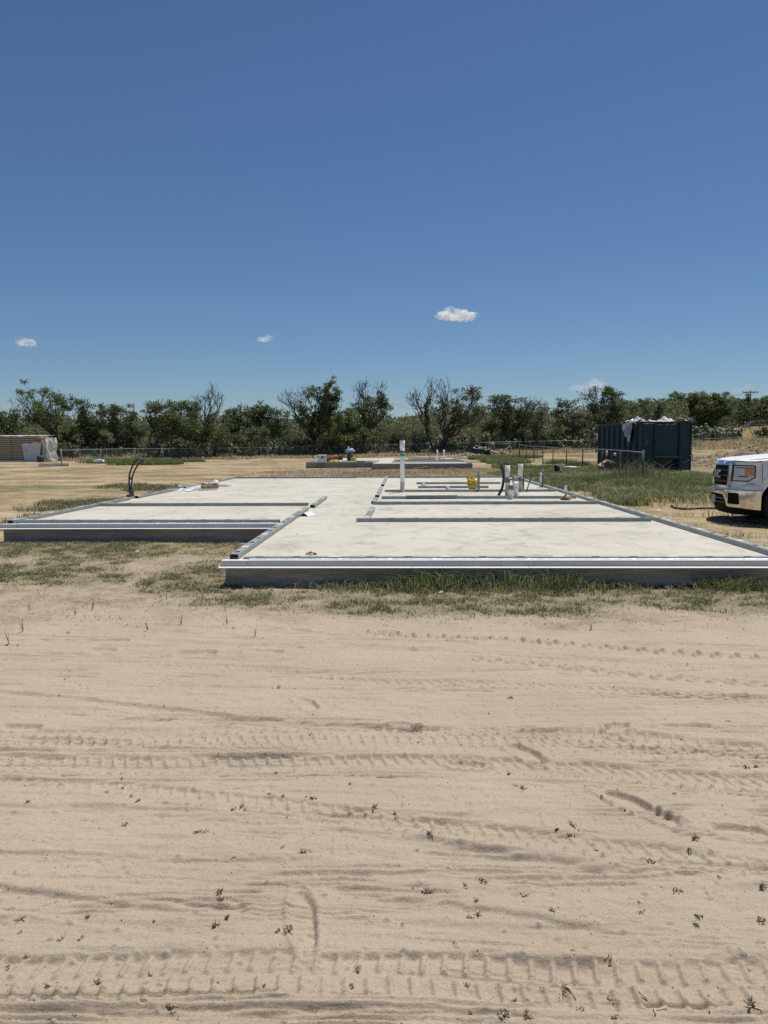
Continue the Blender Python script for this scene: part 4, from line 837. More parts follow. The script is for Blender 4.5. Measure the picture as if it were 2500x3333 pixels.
m = MB(); m.box(-.58, .64, -.05, .02, .73, .83, .01); m.build('crossbar', mat('worn_teal', (.07, .12, .13), .5, var=.5, scale=8), D)
for x_ in (-HW + .03, -.60, .66, HW - .04):
    m = MB(); m.box(x_ - .035, x_ + .035, -.055, .0, .06, DH - .05, .008); m.build('end_rib', M_DMPR, D)
for k in range(8):
    for sx in (-1, 1):
        y_ = .55 + k * .84; m = MB(); m.add([(sx * HW, y_ - .09, .1), (sx * (HW + .10), y_ - .05, .1), (sx * (HW + .10), y_ + .05, .1), (sx * HW, y_ + .09, .1), (sx * HW, y_ - .09, DH - .1), (sx * (HW + .10), y_ - .05, DH - .1), (sx * (HW + .10), y_ + .05, DH - .1), (sx * HW, y_ + .09, DH - .1)],
             [(0, 1, 5, 4), (1, 2, 6, 5), (2, 3, 7, 6), (4, 5, 6, 7)]); m.build('side_rib', M_DMPR, D)
m = MB()
m.box(-HW - .07, -HW + .09, -.05, DL + .05, DH - .06, DH + .05, .015); m.box(HW - .09, HW + .07, -.05, DL + .05, DH - .06, DH + .05, .015); m.box(-HW + .09, HW - .09, -.05, .09, DH - .05, DH + .045, .015); m.box(-HW + .09, HW - .09, DL - .09, DL + .05, DH - .05, DH + .045, .015)
m.build('top_rim', M_RUST, D)
for sx in (-1, 1):
    m = MB(); m.box(sx * .75 - .06, sx * .75 + .06, .2, DL, .0, .158); m.build('skid_rail', M_DMPR, D)
    for y_ in (.5, DL - .6):
        m = MB(); m.lathe([(.001, -.05), (.12, -.05), (.13, 0), (.12, .05), (.001, .05)], n=16, axis='y'); o = m.build('roller', M_RUST, D, (sx * 1.0, y_, .13)); o.rotation_euler = (0, 0, R(90))
for z_ in (.85, 1.25):
    m = MB(); m.tube([(.80, -.02, z_), (.80, -.11, z_), (1.22, -.11, z_), (1.22, -.02, z_)], .018, 6); m.build('ladder_rung', M_GPIPE, D)
m = MB(); m.tube(smooth([(.72, -.06, .55), (.85, -.14, .5), (1.05, -.12, .62), (1.24, -.1, .58), (1.31, -.06, .8), (1.27, -.04, .95)]), .022, 6); m.build('hanging_cable', M_GPIPE, D)
m = MB(); m.box(-1.06, -.86, -.004, .0, 1.52, 1.78); m.cur = 1; m.box(-1.04, -.94, -.007, -.004, 1.42, 1.47); m.box(-1.0, -.88, -.007, -.004, 1.54, 1.57); m.build('warning_sticker', [M_DARK, mat('faded_sticker', (.35, .22, .26), .6)], D)
m = MB(); m.box(-HW - .14, -HW - .10, DL - .1, DL + .1, .9, 1.6, .01); m.box(-HW - .14, -HW - .1, DL - .1, DL + .1, 2.1, 2.3, .01); m.build('door_hinge', M_DMPR, D)
zt2 = zt + DH
def dpt(x_, y_, z_): return (dx + x_ * math.cos(R(3)) - y_ * math.sin(R(3)), dyy + x_ * math.sin(R(3)) + y_ * math.cos(R(3)), zt + z_)
for i, (xa, xb, ya, hh, sd, lb) in enumerate(((-1.35, -.9, 1.0, .28, 1, 'white plastic tuft at the left end of the dumpster load'), (-.85, -.55, 1.4, .22, 2, 'small round white plastic bulge between taller plastic on the dumpster'), (-.55, .55, .5, .16, 3, 'long low white plastic sheet along the dumpster rim'),
                                              (.0, .7, .8, .34, 4, 'highest pointed white plastic fold on the dumpster'), (-.2, .4, 2.0, .24, 5, 'white plastic sheet behind the pointed fold on the dumpster'))):
    m = MB(); N = 22; P = []
    for a in range(N + 1):
        row = []; t = a / N; x_ = xa + (xb - xa) * t
        for b_ in range(9):
            v = b_ / 8; prof = math.sin(math.pi * v) ** .5
            ht = hh * (.35 + .65 * abs(mnoise.noise((x_ * 3.2, sd * 3, 0))) * 2.2) * (1 - abs(2 * t - 1) ** 4)
            row.append(dpt(x_ + .06 * mnoise.noise((t * 9, v * 3, sd)), ya + (v - .5) * (1.0) + .05 * mnoise.noise((t * 7, v * 5, sd + 3)), DH - .12 + (ht + .14) * prof + .03 * mnoise.noise((t * 14, v * 6, sd))))
        P.append(row)
    m.grid(P); tag(m.build('plastic_sheet', M_WPL), lb, 'plastic sheet')
M_BW = mat('black_white_plastic', (.75, .76, .78), .35, col2=(.02, .022, .025), scale=2.6)
sheet('plastic_drape', 'black and white plastic drape hanging over the left rim of the dumpster', 'plastic sheet', M_BW, [dpt(-1.42, .75, DH + .02), dpt(-1.40, 2.4, DH + .03), dpt(-1.44, 2.1, DH - .35), dpt(-1.46, 1.1, DH - 1.02)], .09, 20, 3.4, seed=4)
sheet('plastic_drape', 'white plastic crumple lying over the dumpster rim above the hanging drape', 'plastic sheet', M_BW, [dpt(-1.3, .4, DH + .08), dpt(-1.35, 2.6, DH + .06), dpt(-1.0, 2.4, DH + .16), dpt(-.95, .5, DH + .26)], .1, 16, 3.4, seed=8)
sheet('plastic_drape', 'pale blue tarp corner sagging off the right rim of the dumpster', 'plastic sheet', mat('pale_blue_sheet', (.55, .66, .69), .4, var=.3, trans=.2), [dpt(.55, -.06, DH + .22), dpt(1.25, -.08, DH - .02), dpt(1.3, .5, DH + .06), dpt(.62, .5, DH + .28)], .05, 14, 3, seed=9)
lump('black_bag', 'shiny black bag bulging past the right corner of the dumpster', 'bag', M_DARK, dpt(1.25, .35, DH + .06), (.28, .3, .14), .35, 2, 4, 4)

# litter near the fence
def onground(px_, py_, name, label, cat, builder, mt, rz=0, dz=0):
    x, y = at(px_, py_, 0); x, y = at(px_, py_, Tf(x, y)); m = MB(); builder(m, y / F); o = m.build(name, mt, loc=(x, y, Tf(x, y) + dz)); o.rotation_euler = (0, 0, rz); return tag(o, label, cat)
o = onground(1975, 1540, 'cardboard_box', 'crushed tan cardboard box leaning in the weeds by the near fence', 'box', lambda m, k: (m.box(-.3, .3, -.2, .2, .2, .58, .01), m.add([(-.3, -.2, .52), (.3, -.2, .52), (.22, -.42, .38), (-.34, -.4, .42)], [(0, 1, 2, 3)])), M_CARD, .3); o.rotation_euler = (.2, -.45, .4)
lump('brown_rag', 'dark brown crumpled cloth behind the cardboard box', 'cloth', mat('brown_cloth', (.10, .06, .04), .9, var=.4), (10.1, 36.6, Tf(10.1, 36.6) + .42), (.26, .2, .2), .5, 2, 4, 31)
lump('white_scrap', 'flat white plastic scrap in the weeds left of the cardboard box', 'plastic', M_WPL, (8.6, 38.5, Tf(8.6, 38.5) + .22), (.55, .3, .07), .7, 3, 4, 33)
for a, lb in ((1808, 'left one of two short dark posts in the weeds'), (1817, 'right one of two short dark posts in the weeds')):
    onground(a, 1546, 'short_post', lb, 'post', lambda m, k: (m.box(-.06, .06, -.05, .05, 0, .48 if a < 1810 else .42, .01), m.box(-.03, .12, -.06, .0, .12, .2)), M_DARK)
for q, lb in (((1973.5, 1476), 'left one of two small white rags tied on the near fence rail'), ((2000.5, 1479), 'right one of two small white rags tied on the near fence rail')):
    X_, Y_, Z_ = atY(*q, 34.2 if q[0] > 1990 else 35.6); lump('white_rag', lb, 'rag', M_WPL, (X_, Y_ - .05, Z_), (.06, .05, .13 if q[0] < 1990 else .07), .5, 3, 3, int(q[0]))
m = MB(); pts = [(*at(px_, py_, 0), 0) for px_, py_ in ((2185, 1649), (2200, 1657), (2235, 1661), (2280, 1660), (2345, 1658))]; m.tube(smooth([(x, y, Gf(x, y) + .03) for x, y, z in pts]), .025, 8); tag(m.build('brown_hose', mat('brown_hose', (.10, .05, .035), .7, var=.3)), 'brown hose lying on the dirt in front of the truck', 'hose')
def scrap(px_, py_, s_, lb, nm='paper_scrap', mt=None, sd=0):
    x, y = at(px_, py_, 0); z = Gf(x, y); s_ = s_ * y / F
    sheet(nm, lb, 'scrap', mt or M_WPL, [(x - s_, y - s_ * .6, z + .01), (x + s_, y - s_ * .4, z + .015), (x + s_ * .8, y + s_, z + .03), (x - s_ * .7, y + s_ * .8, z + .02)], s_ * .3, 6, 20, seed=sd, thick=.002)
scrap(2145, 1664, 6, 'small white paper scrap on the dirt between slab and truck', sd=1); scrap(242, 1759, 6, 'white scrap left of centre on the grass before the left slab block', sd=2); scrap(308, 1760, 6, 'second white scrap on the grass before the left slab block', sd=3)
scrap(447, 1796, 6, 'pale yellow scrap in the grass left of the slab corner', sd=4); scrap(2175, 1913, 16, 'torn white paper at the foot of the slab face near the right', sd=5); scrap(1434, 1933, 7, 'tiny white scrap in the grass below the slab face', sd=6)
# plastic film edge at the slab foot
m = MB(); m.tube([(x_, YF - .02 - .01 * math.sin(x_ * 9), Gf(x_, YF - .04) + .012 + .008 * math.sin(x_ * 23)) for x_ in np.linspace(2.0, 3.1, 40)], .010, 5); tag(m.build('film_edge', M_DARK), 'black plastic film edge poking out under the slab face', 'plastic')

# left: stack of wrapped panels, cloths
Yp = 72.0; xr = gp(150, Yp)[0]; zp = Tf(xr, Yp)
P_ = empty('panel_stack', (xr, Yp, zp), 0, 'tall stack of tan wall panels wrapped in torn white plastic at the left edge', 'panel stack')
M_PAN = mat('tan_panel', (.62, .54, .41), .6, var=.15, scale=1.5, stretch=(.2, 1, 6)); M_PANE = mat('panel_gap', (.26, .21, .15), .8)
npan = 13; ph = 2.42 / npan
for i in range(npan):
    m = MB(); e = random.Random(i).uniform(-.18, .1) - .35; z0 = .08 + i * ph
    m.cur = 0; m.box(-7.2, e, 0, 2.2, z0 + .03, z0 + ph * .62); m.box(-7.2, e - .05, -.05, 0, z0 + .05, z0 + ph * .45); m.cur = 1; m.box(-7.15, e - .15, .06, 2.1, z0 + ph * .62, z0 + ph + .028); m.build('panel', [M_PAN, M_PANE], P_)
sheet('top_wrap', None, None, M_WPL, [(-7.3, -.1, 2.55), (.0, -.12, 2.52), (.0, 2.2, 2.6), (-7.3, 2.2, 2.62)], .06, 24, 2, seed=1, parent=P_)
sheet('side_wrap', None, None, M_WPL, [(-2.3, -.16, 1.75), (-.35, -.2, 1.9), (-.5, -.2, .02), (-2.0, -.16, .04)], .12, 20, 1.6, seed=2, parent=P_)
sheet('end_wrap', None, None, M_WPL, [(-.35, -.15, 2.5), (.15, -.1, 2.45), (.1, 0, .05), (-.3, -.12, .05)], .22, 20, 1.8, seed=3, parent=P_)
sheet('end_wrap', None, None, M_WPL, [(.1, -.1, 2.4), (.12, 2.2, 2.4), (.08, 2.2, .05), (.1, 0, .05)], .2, 16, 1.5, seed=4, parent=P_)
sheet('hem_wrap', None, None, M_WPL, [(-7.3, -.2, .12), (-.4, -.22, .12), (-.2, -.3, -.02), (-7.3, -.3, -.02)], .06, 24, 2, seed=5, parent=P_)
lump('foam_edge', None, None, mat('orange_foam', (.55, .33, .12), .9, var=.4, scale=8), (-.45, -.12, 2.28), (.5, .2, .16), .4, 2.4, 3, 5, parent=P_)
for x_ in (-5.6, -3.4): m = MB(); m.box(x_, x_ + .05, -.075, -.055, .1, 2.5); m.build('strap', M_PANE, P_)
X_, Y_, Z_ = atY(305, 1466, 61.5)
sheet('green_cloth', 'green cloth hung over the short left fence', 'cloth', mat('green_cloth', (.02, .24, .13), .8, var=.3), [(X_ - .3, Y_ - .06, Z_), (X_ + .25, Y_ - .06, Z_ + .03), (X_ + .3, Y_ - .1, Z_ - .45), (X_ - .02, Y_ - .1, Z_ - .42)], .09, 12, 3, seed=3)
X_, Y_, Z_ = atY(316, 1489, 62); lump('white_sack', 'white bulging sack behind the left fence below the green cloth', 'sack', M_WPL, (X_, 62.4, Tf(X_, 62) + .2), (.5, .3, .16), .35, 1.6, 4, 18)
X_, Y_, Z_ = atY(157, 1495, 72); m = MB(); m.lathe([(.001, 0), (.3, 0), (.36, .6), (.33, .6), (.3, .05)], n=16); tag(m.build('dark_tub', mat('dark_blue_tub', (.03, .05, .09), .5), loc=(X_, 70.5, Tf(X_, 70.5))), 'dark blue tub at the right foot of the panel stack', 'tub')
pts = [at(125, 1518), at(225, 1517), at(222, 1508), at(128, 1508)]
sheet('shade_cloth', 'dark net lying flat on the field below the left fence', 'net', mat('dark_net', (.10, .085, .075), .9, var=.5), [(x, y, Gf(x, y) + .02) for x, y in pts], .035, 22, 1.2, seed=6)
# black tarp and lumber pile in the middle distance
X_, Y_ = at(1550, 1492, .1); zt_ = Tf(X_, 70)
lump('black_tarp', 'black crumpled tarp leaning at the far fence near the scrap heap', 'tarp', M_DARK, (7.3, 70, Tf(7.3, 70) + .4), (.85, .5, .55), .6, 1.7, 4, 41)
hp = empty('scrap_heap', (8.9, 69.5, Tf(8.9, 69.5)), 0, 'heap of broken pale boards and branches beside the black tarp', 'scrap heap'); rn = random.Random(9)
for i in range(26):
    m = MB(); L = rn.uniform(.5, 1.6); m.box(-L / 2, L / 2, -.05, .05, -.02, .02); o = m.build('board', mat('pale_board', (.50, .44, .38), .9, var=.2) if i % 2 else M_WOOD, hp, (rn.gauss(0, .6), rn.gauss(0, .4), rn.uniform(.05, .55))); o.rotation_euler = (rn.uniform(-.5, .5), rn.uniform(-.7, .7), rn.uniform(0, 3.14))

# ---------------------------------------------------------------- pickup truck
M_PW = mat('white_car_paint', (.80, .80, .79), .38, var=.03, coat=.12, spec=.3)
M_CHR = mat('chrome', (.66, .66, .65), .13, metal=1.0, var=.05, bump=.12, bscale=3)
M_TRIM = mat('black_trim', (.008, .008, .009), .8, var=.3, spec=.15)
M_LENS = mat('clear_lens', (.60, .60, .58), .3, var=.2, scale=7, coat=.4)
M_AMB = mat('amber_lens', (.80, .25, .02), .15, var=.35, scale=25, coat=1)
M_GLS = mat('dark_glass', (.015, .02, .022), .05, coat=1)
M_TYR = mat('tyre_rubber', (.022, .022, .022), .85, var=.3, bump=.4, bscale=60)
M_RIM = mat('alloy', (.5, .5, .51), .3, metal=.8)
tx, ty = 7.06, 14.3
TRK = empty('pickup_truck', (tx, ty, Tf(tx, ty) - .005), R(170), 'white pickup truck with chrome bumper and big grille parked at the right edge', 'truck')
plan = [(.97, 0), (.96, .2), (.93, .42), (.895, .58), (.845, .72), (.775, .845), (.69, .93), (.585, .985), (.46, 1.0), (.2, 1.01), (-.5, 1.015)]
cl = [0]
for a, b in zip(plan[:-1], plan[1:]): cl.append(cl[-1] + math.dist(a, b))
def pp(s, off=0):
    sg = 1 if s >= 0 else -1; s = abs(s); i = max(0, min(len(cl) - 2, int(np.searchsorted(cl, s) - 1))); t = (s - cl[i]) / (cl[i + 1] - cl[i])
    ax, ay = plan[i]; bx, by = plan[i + 1]
    def nrm(j):
        p0 = plan[max(j - 1, 0)] if j > 0 else (plan[1][0], -plan[1][1]); p1 = plan[min(j + 1, len(plan) - 1)]; d = (p1[0] - p0[0], p1[1] - p0[1]); L = math.hypot(*d); return d[1] / L, -d[0] / L
    n0, n1 = nrm(i), nrm(i + 1); nx_, ny_ = n0[0] * (1 - t) + n1[0] * t, n0[1] * (1 - t) + n1[1] * t
    return (ax + (bx - ax) * t + nx_ * off, sg * (ay + (by - ay) * t + ny_ * off * 1.0 if sg > 0 else -(-(ay + (by - ay) * t + ny_ * off))) if sg > 0 else -(ay + (by - ay) * t + ny_ * off))
def slope(z): return -.03 * max(0, (z - .75) / .4) ** 1.5      # the nose leans back slightly
def wrap(m, s0, s1, z0, z1, o0, o1, rake=(0, 0), n=None, edge=True):
    """a plate that follows the nose; z0,z1 may be functions of s"""
    n = n or max(2, int(abs(s1 - s0) / .05)); A = []; B = []
    fz = lambda z, s: z(s) if callable(z) else z
    fo = lambda o, z: o(z) if callable(o) else o
    K = 4; out = []; inn = []
    for i in range(n + 1):
        s = s0 + (s1 - s0) * i / n; za, zb = fz(z0, s), fz(z1, s); r1 = []; r0 = []
        for k in range(K + 1):
            z = za + (zb - za) * k / K; x_, y_ = pp(s, fo(o1, (k / K)) + slope(z)); r1.append((x_, y_, z)); x_, y_ = pp(s, fo(o0, k / K) + slope(z)); r0.append((x_, y_, z))
        out.append(r1); inn.append(r0)
    sm = m.smooth; m.smooth = True; m.grid(out); m.smooth = sm
    m.grid([[r[0] for r in inn], [r[0] for r in out]]); m.grid([[r[-1] for r in out], [r[-1] for r in inn]]); m.grid([out[0], inn[0]]); m.grid([inn[-1], out[-1]])
    return m
# painted nose
m = MB(); m.smooth = False
wrap(m, -1.23, 1.23, .62, lambda s: 1.16 + .012 * (abs(s) < .7), -.05, lambda k: -.004 + .02 * (1 - k) ** 3)
m.build('nose_panel', M_PW, TRK)
# fender ledge (bulge under the lamps)
for sg in (-1, 1):
    m = MB(); P = []
    for i in range(13):
        s = sg * (.90 + .30 * i / 12); q = math.sin(math.pi * i / 12) ** .6; r = []
        for k in range(7):
            a = k / 6 * math.pi / 2; x_, y_ = pp(s, .0 + .10 * math.cos(a) * q); r.append((x_, y_, .675 + .115 * math.sin(a) * q))
        P.append(r)
    m.smooth = True; m.grid(P if sg > 0 else P[::-1]); m.build('fender_ledge', M_PW, TRK)
# hood
m = MB(); m.smooth = True
def hood_z(x_, y_): return 1.185 + .165 * ((.97 - x_) / 1.75) ** .75 - .055 * (abs(y_) / .95) ** 3 + .018 * math.exp(-((abs(y_) - .62) / .1) ** 2) * min(1, (.97 - x_) * 3) + .02 * (abs(y_) < .5) * 0
Pg = []
for i in range(25):
    x_ = .935 - i * (1.72 / 24); row = []
    # half width at this x
    hw = float(np.interp(x_, [p[0] for p in plan[::-1]], [p[1] for p in plan[::-1]]))
    for j in range(25):
        y_ = (j / 12 - 1) * (hw - .012); row.append((x_, y_, hood_z(x_, y_) - (.03 * max(0, 1 - (.97 - x_) / .12))))
    Pg.append(row)
m.grid(Pg); row = [(p[0] + .03, p[1], p[2] - .05) for p in Pg[0]]; m.grid([row, Pg[0]]); m.build('hood', M_PW, TRK)
for sg in (-1, 1):   # hood to fender gap line
    m = MB(); m.tube([(x_, sg * (float(np.interp(x_, [p[0] for p in plan[::-1]], [p[1] for p in plan[::-1]])) - .16), hood_z(x_, .84) + .004) for x_ in np.linspace(.72, -.7, 16)], .005, 4); m.build('panel_gap', M_TRIM, TRK)
# body side with wheel arches
def side_y(z): return 1.0 + .015 * math.sin((z - .45) / .7 * math.pi) - (.06 * max(0, (z - 1.0) / .2) ** 2)
def arch(x_, cx):
    d = abs(x_ - cx); R_ = .505
    return .41 + math.sqrt(max(0, R_ * R_ - d * d)) if d < R_ else 0
xs_ = sorted(set([round(v, 3) for v in list(np.linspace(.47, -.52, 36)) + list(np.linspace(-.52, -3.1, 20)) + list(np.linspace(-3.1, -4.2, 36)) + list(np.linspace(-4.2, -4.9, 8))]), reverse=True)
for sg in (-1, 1):
    m = MB(); m.smooth = True; P = []
    for x_ in xs_:
        zb = max(.40, arch(x_, 0), arch(x_, -3.66)); zt_ = hood_z(max(x_, -.75), .97) + .0 if x_ > -.75 else (1.20 if x_ > -2.95 else 1.26)
        P.append([(x_, sg * side_y(zb + (zt_ - zb) * k / 9), zb + (zt_ - zb) * k / 9) for k in range(10)])
    m.grid(P); m.build('body_side', M_PW, TRK)
    for cx in (0, -3.66):
        m = MB(); P = []
        for k in range(25):
            a = math.pi * k / 24; P.append([(cx + (.50 + r_) * math.cos(a), sg * y_, max(.40, .41 + (.50 + r_) * math.sin(a))) for r_, y_ in [(r0_ * (.12 + .88 * float(sst(.35, .9, math.sin(a)))), 1.0 + (y0_ - 1.0) * (.35 + .65 * float(sst(.35, .9, math.sin(a))))) for r0_, y0_ in ((0, .99), (0, 1.045), (.03, 1.052), (.12, 1.052), (.17, 1.035), (.19, 1.0))]]); 
        m.smooth = True; m.grid(P); m.build('arch_trim', M_PW if sg > 0 else M_PW, TRK)
        m = MB(); P = []
        for k in range(25):
            a = math.pi * k / 24; P.append([(cx + .504 * math.cos(a), sg * 1.01, .40 + .504 * math.sin(a)), (cx + .50 * math.cos(a), sg * .5, .40 + .50 * math.sin(a))])
        m.grid(P); m.add([P[k][1] for k in range(25)], [tuple(range(25))]); m.build('wheel_well', M_TRIM, TRK)
# underbody
m = MB(); m.box(-4.8, .45, -.5, .5, .3, .52); m.box(-3.1, -.56, -.98, .98, .33, .41); m.build('chassis', M_TRIM, TRK)
m = MB(); m.box(.45, .75, -.8, .8, .27, .60); m.build('skid_plate', M_TRIM, TRK)
# bumper: chrome, with black cut-outs, valance
m = MB(); fb = lambda k: .088 + .010 * math.sin(k * math.pi) - .03 * (1 - k)
wrap(m, -1.215, 1.215, lambda s: .535 if abs(s) < .42 else (.535 - .20 * min(1, (abs(s) - .42) / .16) - .03 * max(0, min(1, (abs(s) - .9) / .3))), lambda s: .615 + .03 * max(0, min(1, (abs(s) - .4) / .2)), -.04, fb, n=60)
m.smooth = True; m.build('bumper', M_CHR, TRK)
for sg in (-1, 1):
    m = MB(); wrap(m, sg * .66, sg * .885, .395, .60, .06, .1, n=6); m.build('fog_light_recess', M_TRIM, TRK)
m = MB(); wrap(m, -.56, .56, .33, .534, .0, lambda k: .078 - .03 * (1 - k)); m.build('lower_intake', M_TRIM, TRK)
m = MB(); wrap(m, -.5, .5, .47, .485, .0, .084); wrap(m, -.5, .5, .40, .412, .0, .08); m.build('intake_bar', M_GPIPE, TRK)
m = MB(); wrap(m, -1.2, 1.2, .20, .34, -.05, lambda k: .06 * k - .02); m.build('lower_valance', M_TRIM, TRK)
m = MB(); m.box(1.052, 1.06, -.15, .15, .37, .52); m.build('number_plate', mat('plate', (.5, .5, .52), .5, var=.5, scale=20), TRK)
# grille
m = MB(); wrap(m, -.56, .56, .725, 1.10, -.03, .028); m.build('grille', M_TRIM, TRK)
gr = [o for o in COL.objects if o.name.startswith('grille') and o.parent == TRK][-1]
for k in range(3):
    m = MB(); z_ = .80 + .105 * k; wrap(m, -.53, .53, z_ - .014, z_ + .014, .0, .042); m.build('grille_bar', mat('dark_chrome', (.04, .04, .042), .4, metal=.6), gr)
m = MB()
for sg in (-1, 1): wrap(m, sg * .555, sg * .65, lambda s: .70 + 1.0 * max(0, abs(s) - .58), lambda s: 1.135, -.02, lambda k: .055, n=4)
wrap(m, -.65, .65, 1.10, 1.185, -.02, lambda k: .058 - .05 * k); wrap(m, -.58, .58, .675, .72, -.02, .05)
m.build('grille_surround', M_CHR, TRK)
cu = bpy.data.curves.new('emblem', 'FONT'); cu.body = 'GMC'; cu.size = .235; cu.extrude = .012; cu.bevel_depth = .003; cu.align_x = 'CENTER'; cu.align_y = 'CENTER'; cu.offset = .006
te = bpy.data.objects.new('emblem_src', cu); COL.objects.link(te); bpy.context.view_layer.update()
me = bpy.data.meshes.new_from_object(te); bpy.data.objects.remove(te); me.materials.clear(); me.materials.append(M_CHR)
eo = bpy.data.objects.new('emblem', me); COL.objects.link(eo); eo.parent = gr; eo.matrix_basis = Matrix.Translation((1.01, 0, .915)) @ Matrix(((0, 0, 1, 0), (1, 0, 0, 0), (0, 1, 0, 0), (0, 0, 0, 1))) @ Matrix.Diagonal((1.05, .85, 1, 1))
# headlights
for sg in (-1, 1):
    cz = lambda s: .07 * max(0, (abs(s) - 1.0) / .11)
    m = MB(); wrap(m, sg * .665, sg * 1.12, lambda s: .808 + cz(s), lambda s: 1.105 - .2 * max(0, abs(s) - 1.06), -.02, .006, n=12); hl = m.build('headlight', M_TRIM, TRK)
    m = MB(); wrap(m, sg * .685, sg * 1.10, lambda s: .828 + cz(s), lambda s: 1.088 - .2 * max(0, abs(s) - 1.06), .0, .02, n=12); m.build('lens', M_LENS, hl)
    m = MB(); wrap(m, sg * .94, sg * 1.092, lambda s: .92, lambda s: 1.045, .0, .025, n=5); m.build('turn_signal', M_AMB, hl)
    m = MB(); wrap(m, sg * .72, sg * 1.08, 1.05, 1.062, .0, .024); wrap(m, sg * .80, sg * 1.0, .895, .91, .0, .024); m.build('lamp_divider', M_TRIM, hl)
    m = MB(); wrap(m, sg * .86, sg * .93, .93, 1.035, .0, .0235, n=3); wrap(m, sg * .70, sg * .98, .842, .858, .0, .0235); m.build('reflector', mat('pale_lens', (.62, .62, .60), .2, var=.1, coat=1), hl)
# cab and bed
def quad_panel(name, pts, mt, thick=.02):
    m = MB(); m.add(pts, [(0, 1, 2, 3)]); o = m.build(name, mt, TRK); o.modifiers.new('t', 'SOLIDIFY').thickness = thick; return o
m = MB(); C0 = [(-.78, .90, 1.30), (-1.42, .72, 1.86), (-2.55, .72, 1.88), (-2.95, .84, 1.24)]
vs = [(x_, s_ * y_, z_) for s_ in (-1, 1) for x_, y_, z_ in C0]; m.add(vs, [(0, 1, 5, 4), (1, 2, 6, 5), (2, 3, 7, 6), (0, 3, 2, 1), (4, 5, 6, 7)]); m.build('cab', M_PW, TRK)
quad_panel('windshield', [(-.80, -.82, 1.325), (-.80, .82, 1.325), (-1.39, .68, 1.84), (-1.39, -.68, 1.84)], M_GLS)
for sg in (-1, 1):
    quad_panel('side_window', [(-1.0, sg * .905, 1.32), (-2.8, sg * .865, 1.28), (-2.48, sg * .735, 1.82), (-1.45, sg * .735, 1.82)], M_GLS, .012)
    m = MB(); m.box(-1.25, -1.05, sg * 1.04 - (.0 if sg > 0 else .16), sg * 1.04 + (.16 if sg > 0 else 0), 1.30, 1.50, .02); m.build('mirror', M_CHR, TRK)
    m = MB(); m.box(-2.0, -1.82, sg * 1.022 - .012, sg * 1.022 + .012, 1.06, 1.10, .005); m.build('door_handle', M_CHR, TRK)
m = MB(); m.box(-4.9, -3.0, -.93, .93, .62, .70); m.box(-4.92, -4.86, -.98, .98, .60, 1.26); m.box(-3.0, -2.94, -.95, .95, .62, 1.24); m.build('bed', M_PW, TRK)
m = MB(); m.box(-5.08, -4.93, -.95, .95, .45, .62, .02); m.build('rear_bumper', M_CHR, TRK)
def wheel(x_, y_, sg):
    t = MB(); t.lathe([(.26, -.13), (.38, -.135), (.405, -.11), (.412, -.05), (.412, .05), (.405, .11), (.38, .135), (.26, .13)], n=40, axis='y')
    for k in range(48):
        a = 2 * math.pi * k / 48
        for yy in (-.07, .07): 
            c_, s_ = math.cos(a + yy), math.sin(a + yy); t.add([(c_ * .405 - s_ * .016, yy - .04, s_ * .405 + c_ * .016), (c_ * .405 + s_ * .016, yy - .04, s_ * .405 - c_ * .016), (c_ * .405 + s_ * .016, yy + .04, s_ * .405 - c_ * .016), (c_ * .405 - s_ * .016, yy + .04, s_ * .405 + c_ * .016),
              (c_ * .42 - s_ * .013, yy - .04, s_ * .42 + c_ * .013), (c_ * .42 + s_ * .013, yy - .04, s_ * .42 - c_ * .013), (c_ * .42 + s_ * .013, yy + .04, s_ * .42 - c_ * .013), (c_ * .42 - s_ * .013, yy + .04, s_ * .42 + c_ * .013)], [(4, 5, 6, 7), (0, 1, 5, 4), (2, 3, 7, 6), (1, 2, 6, 5), (3, 0, 4, 7)])
    w_ = t.build('wheel', M_TYR, TRK, (x_, y_, .415))
    r_ = MB(); f = sg * .06; r_.lathe([(.262, -.13 * sg), (.265, .128 * sg), (.245, .128 * sg), (.235, .06 * sg), (.20, .04 * sg)], n=32, axis='y')
    for k in range(6):
        a = 2 * math.pi * k / 6; r_.tube([(0, f, 0), (.13 * math.cos(a), f + sg * .02, .13 * math.sin(a)), (.25 * math.cos(a), f + sg * .03, .25 * math.sin(a))], [.05, .03, .035], 8)
    r_.lathe([(.001, f + sg * .06), (.05, f + sg * .06), (.07, f), (.07, f - .05 * sg)], n=20, axis='y'); r_.build('rim', M_RIM, w_)
for x_ in (0, -3.66):
    for sg in (-1, 1): wheel(x_, sg * .86, sg)

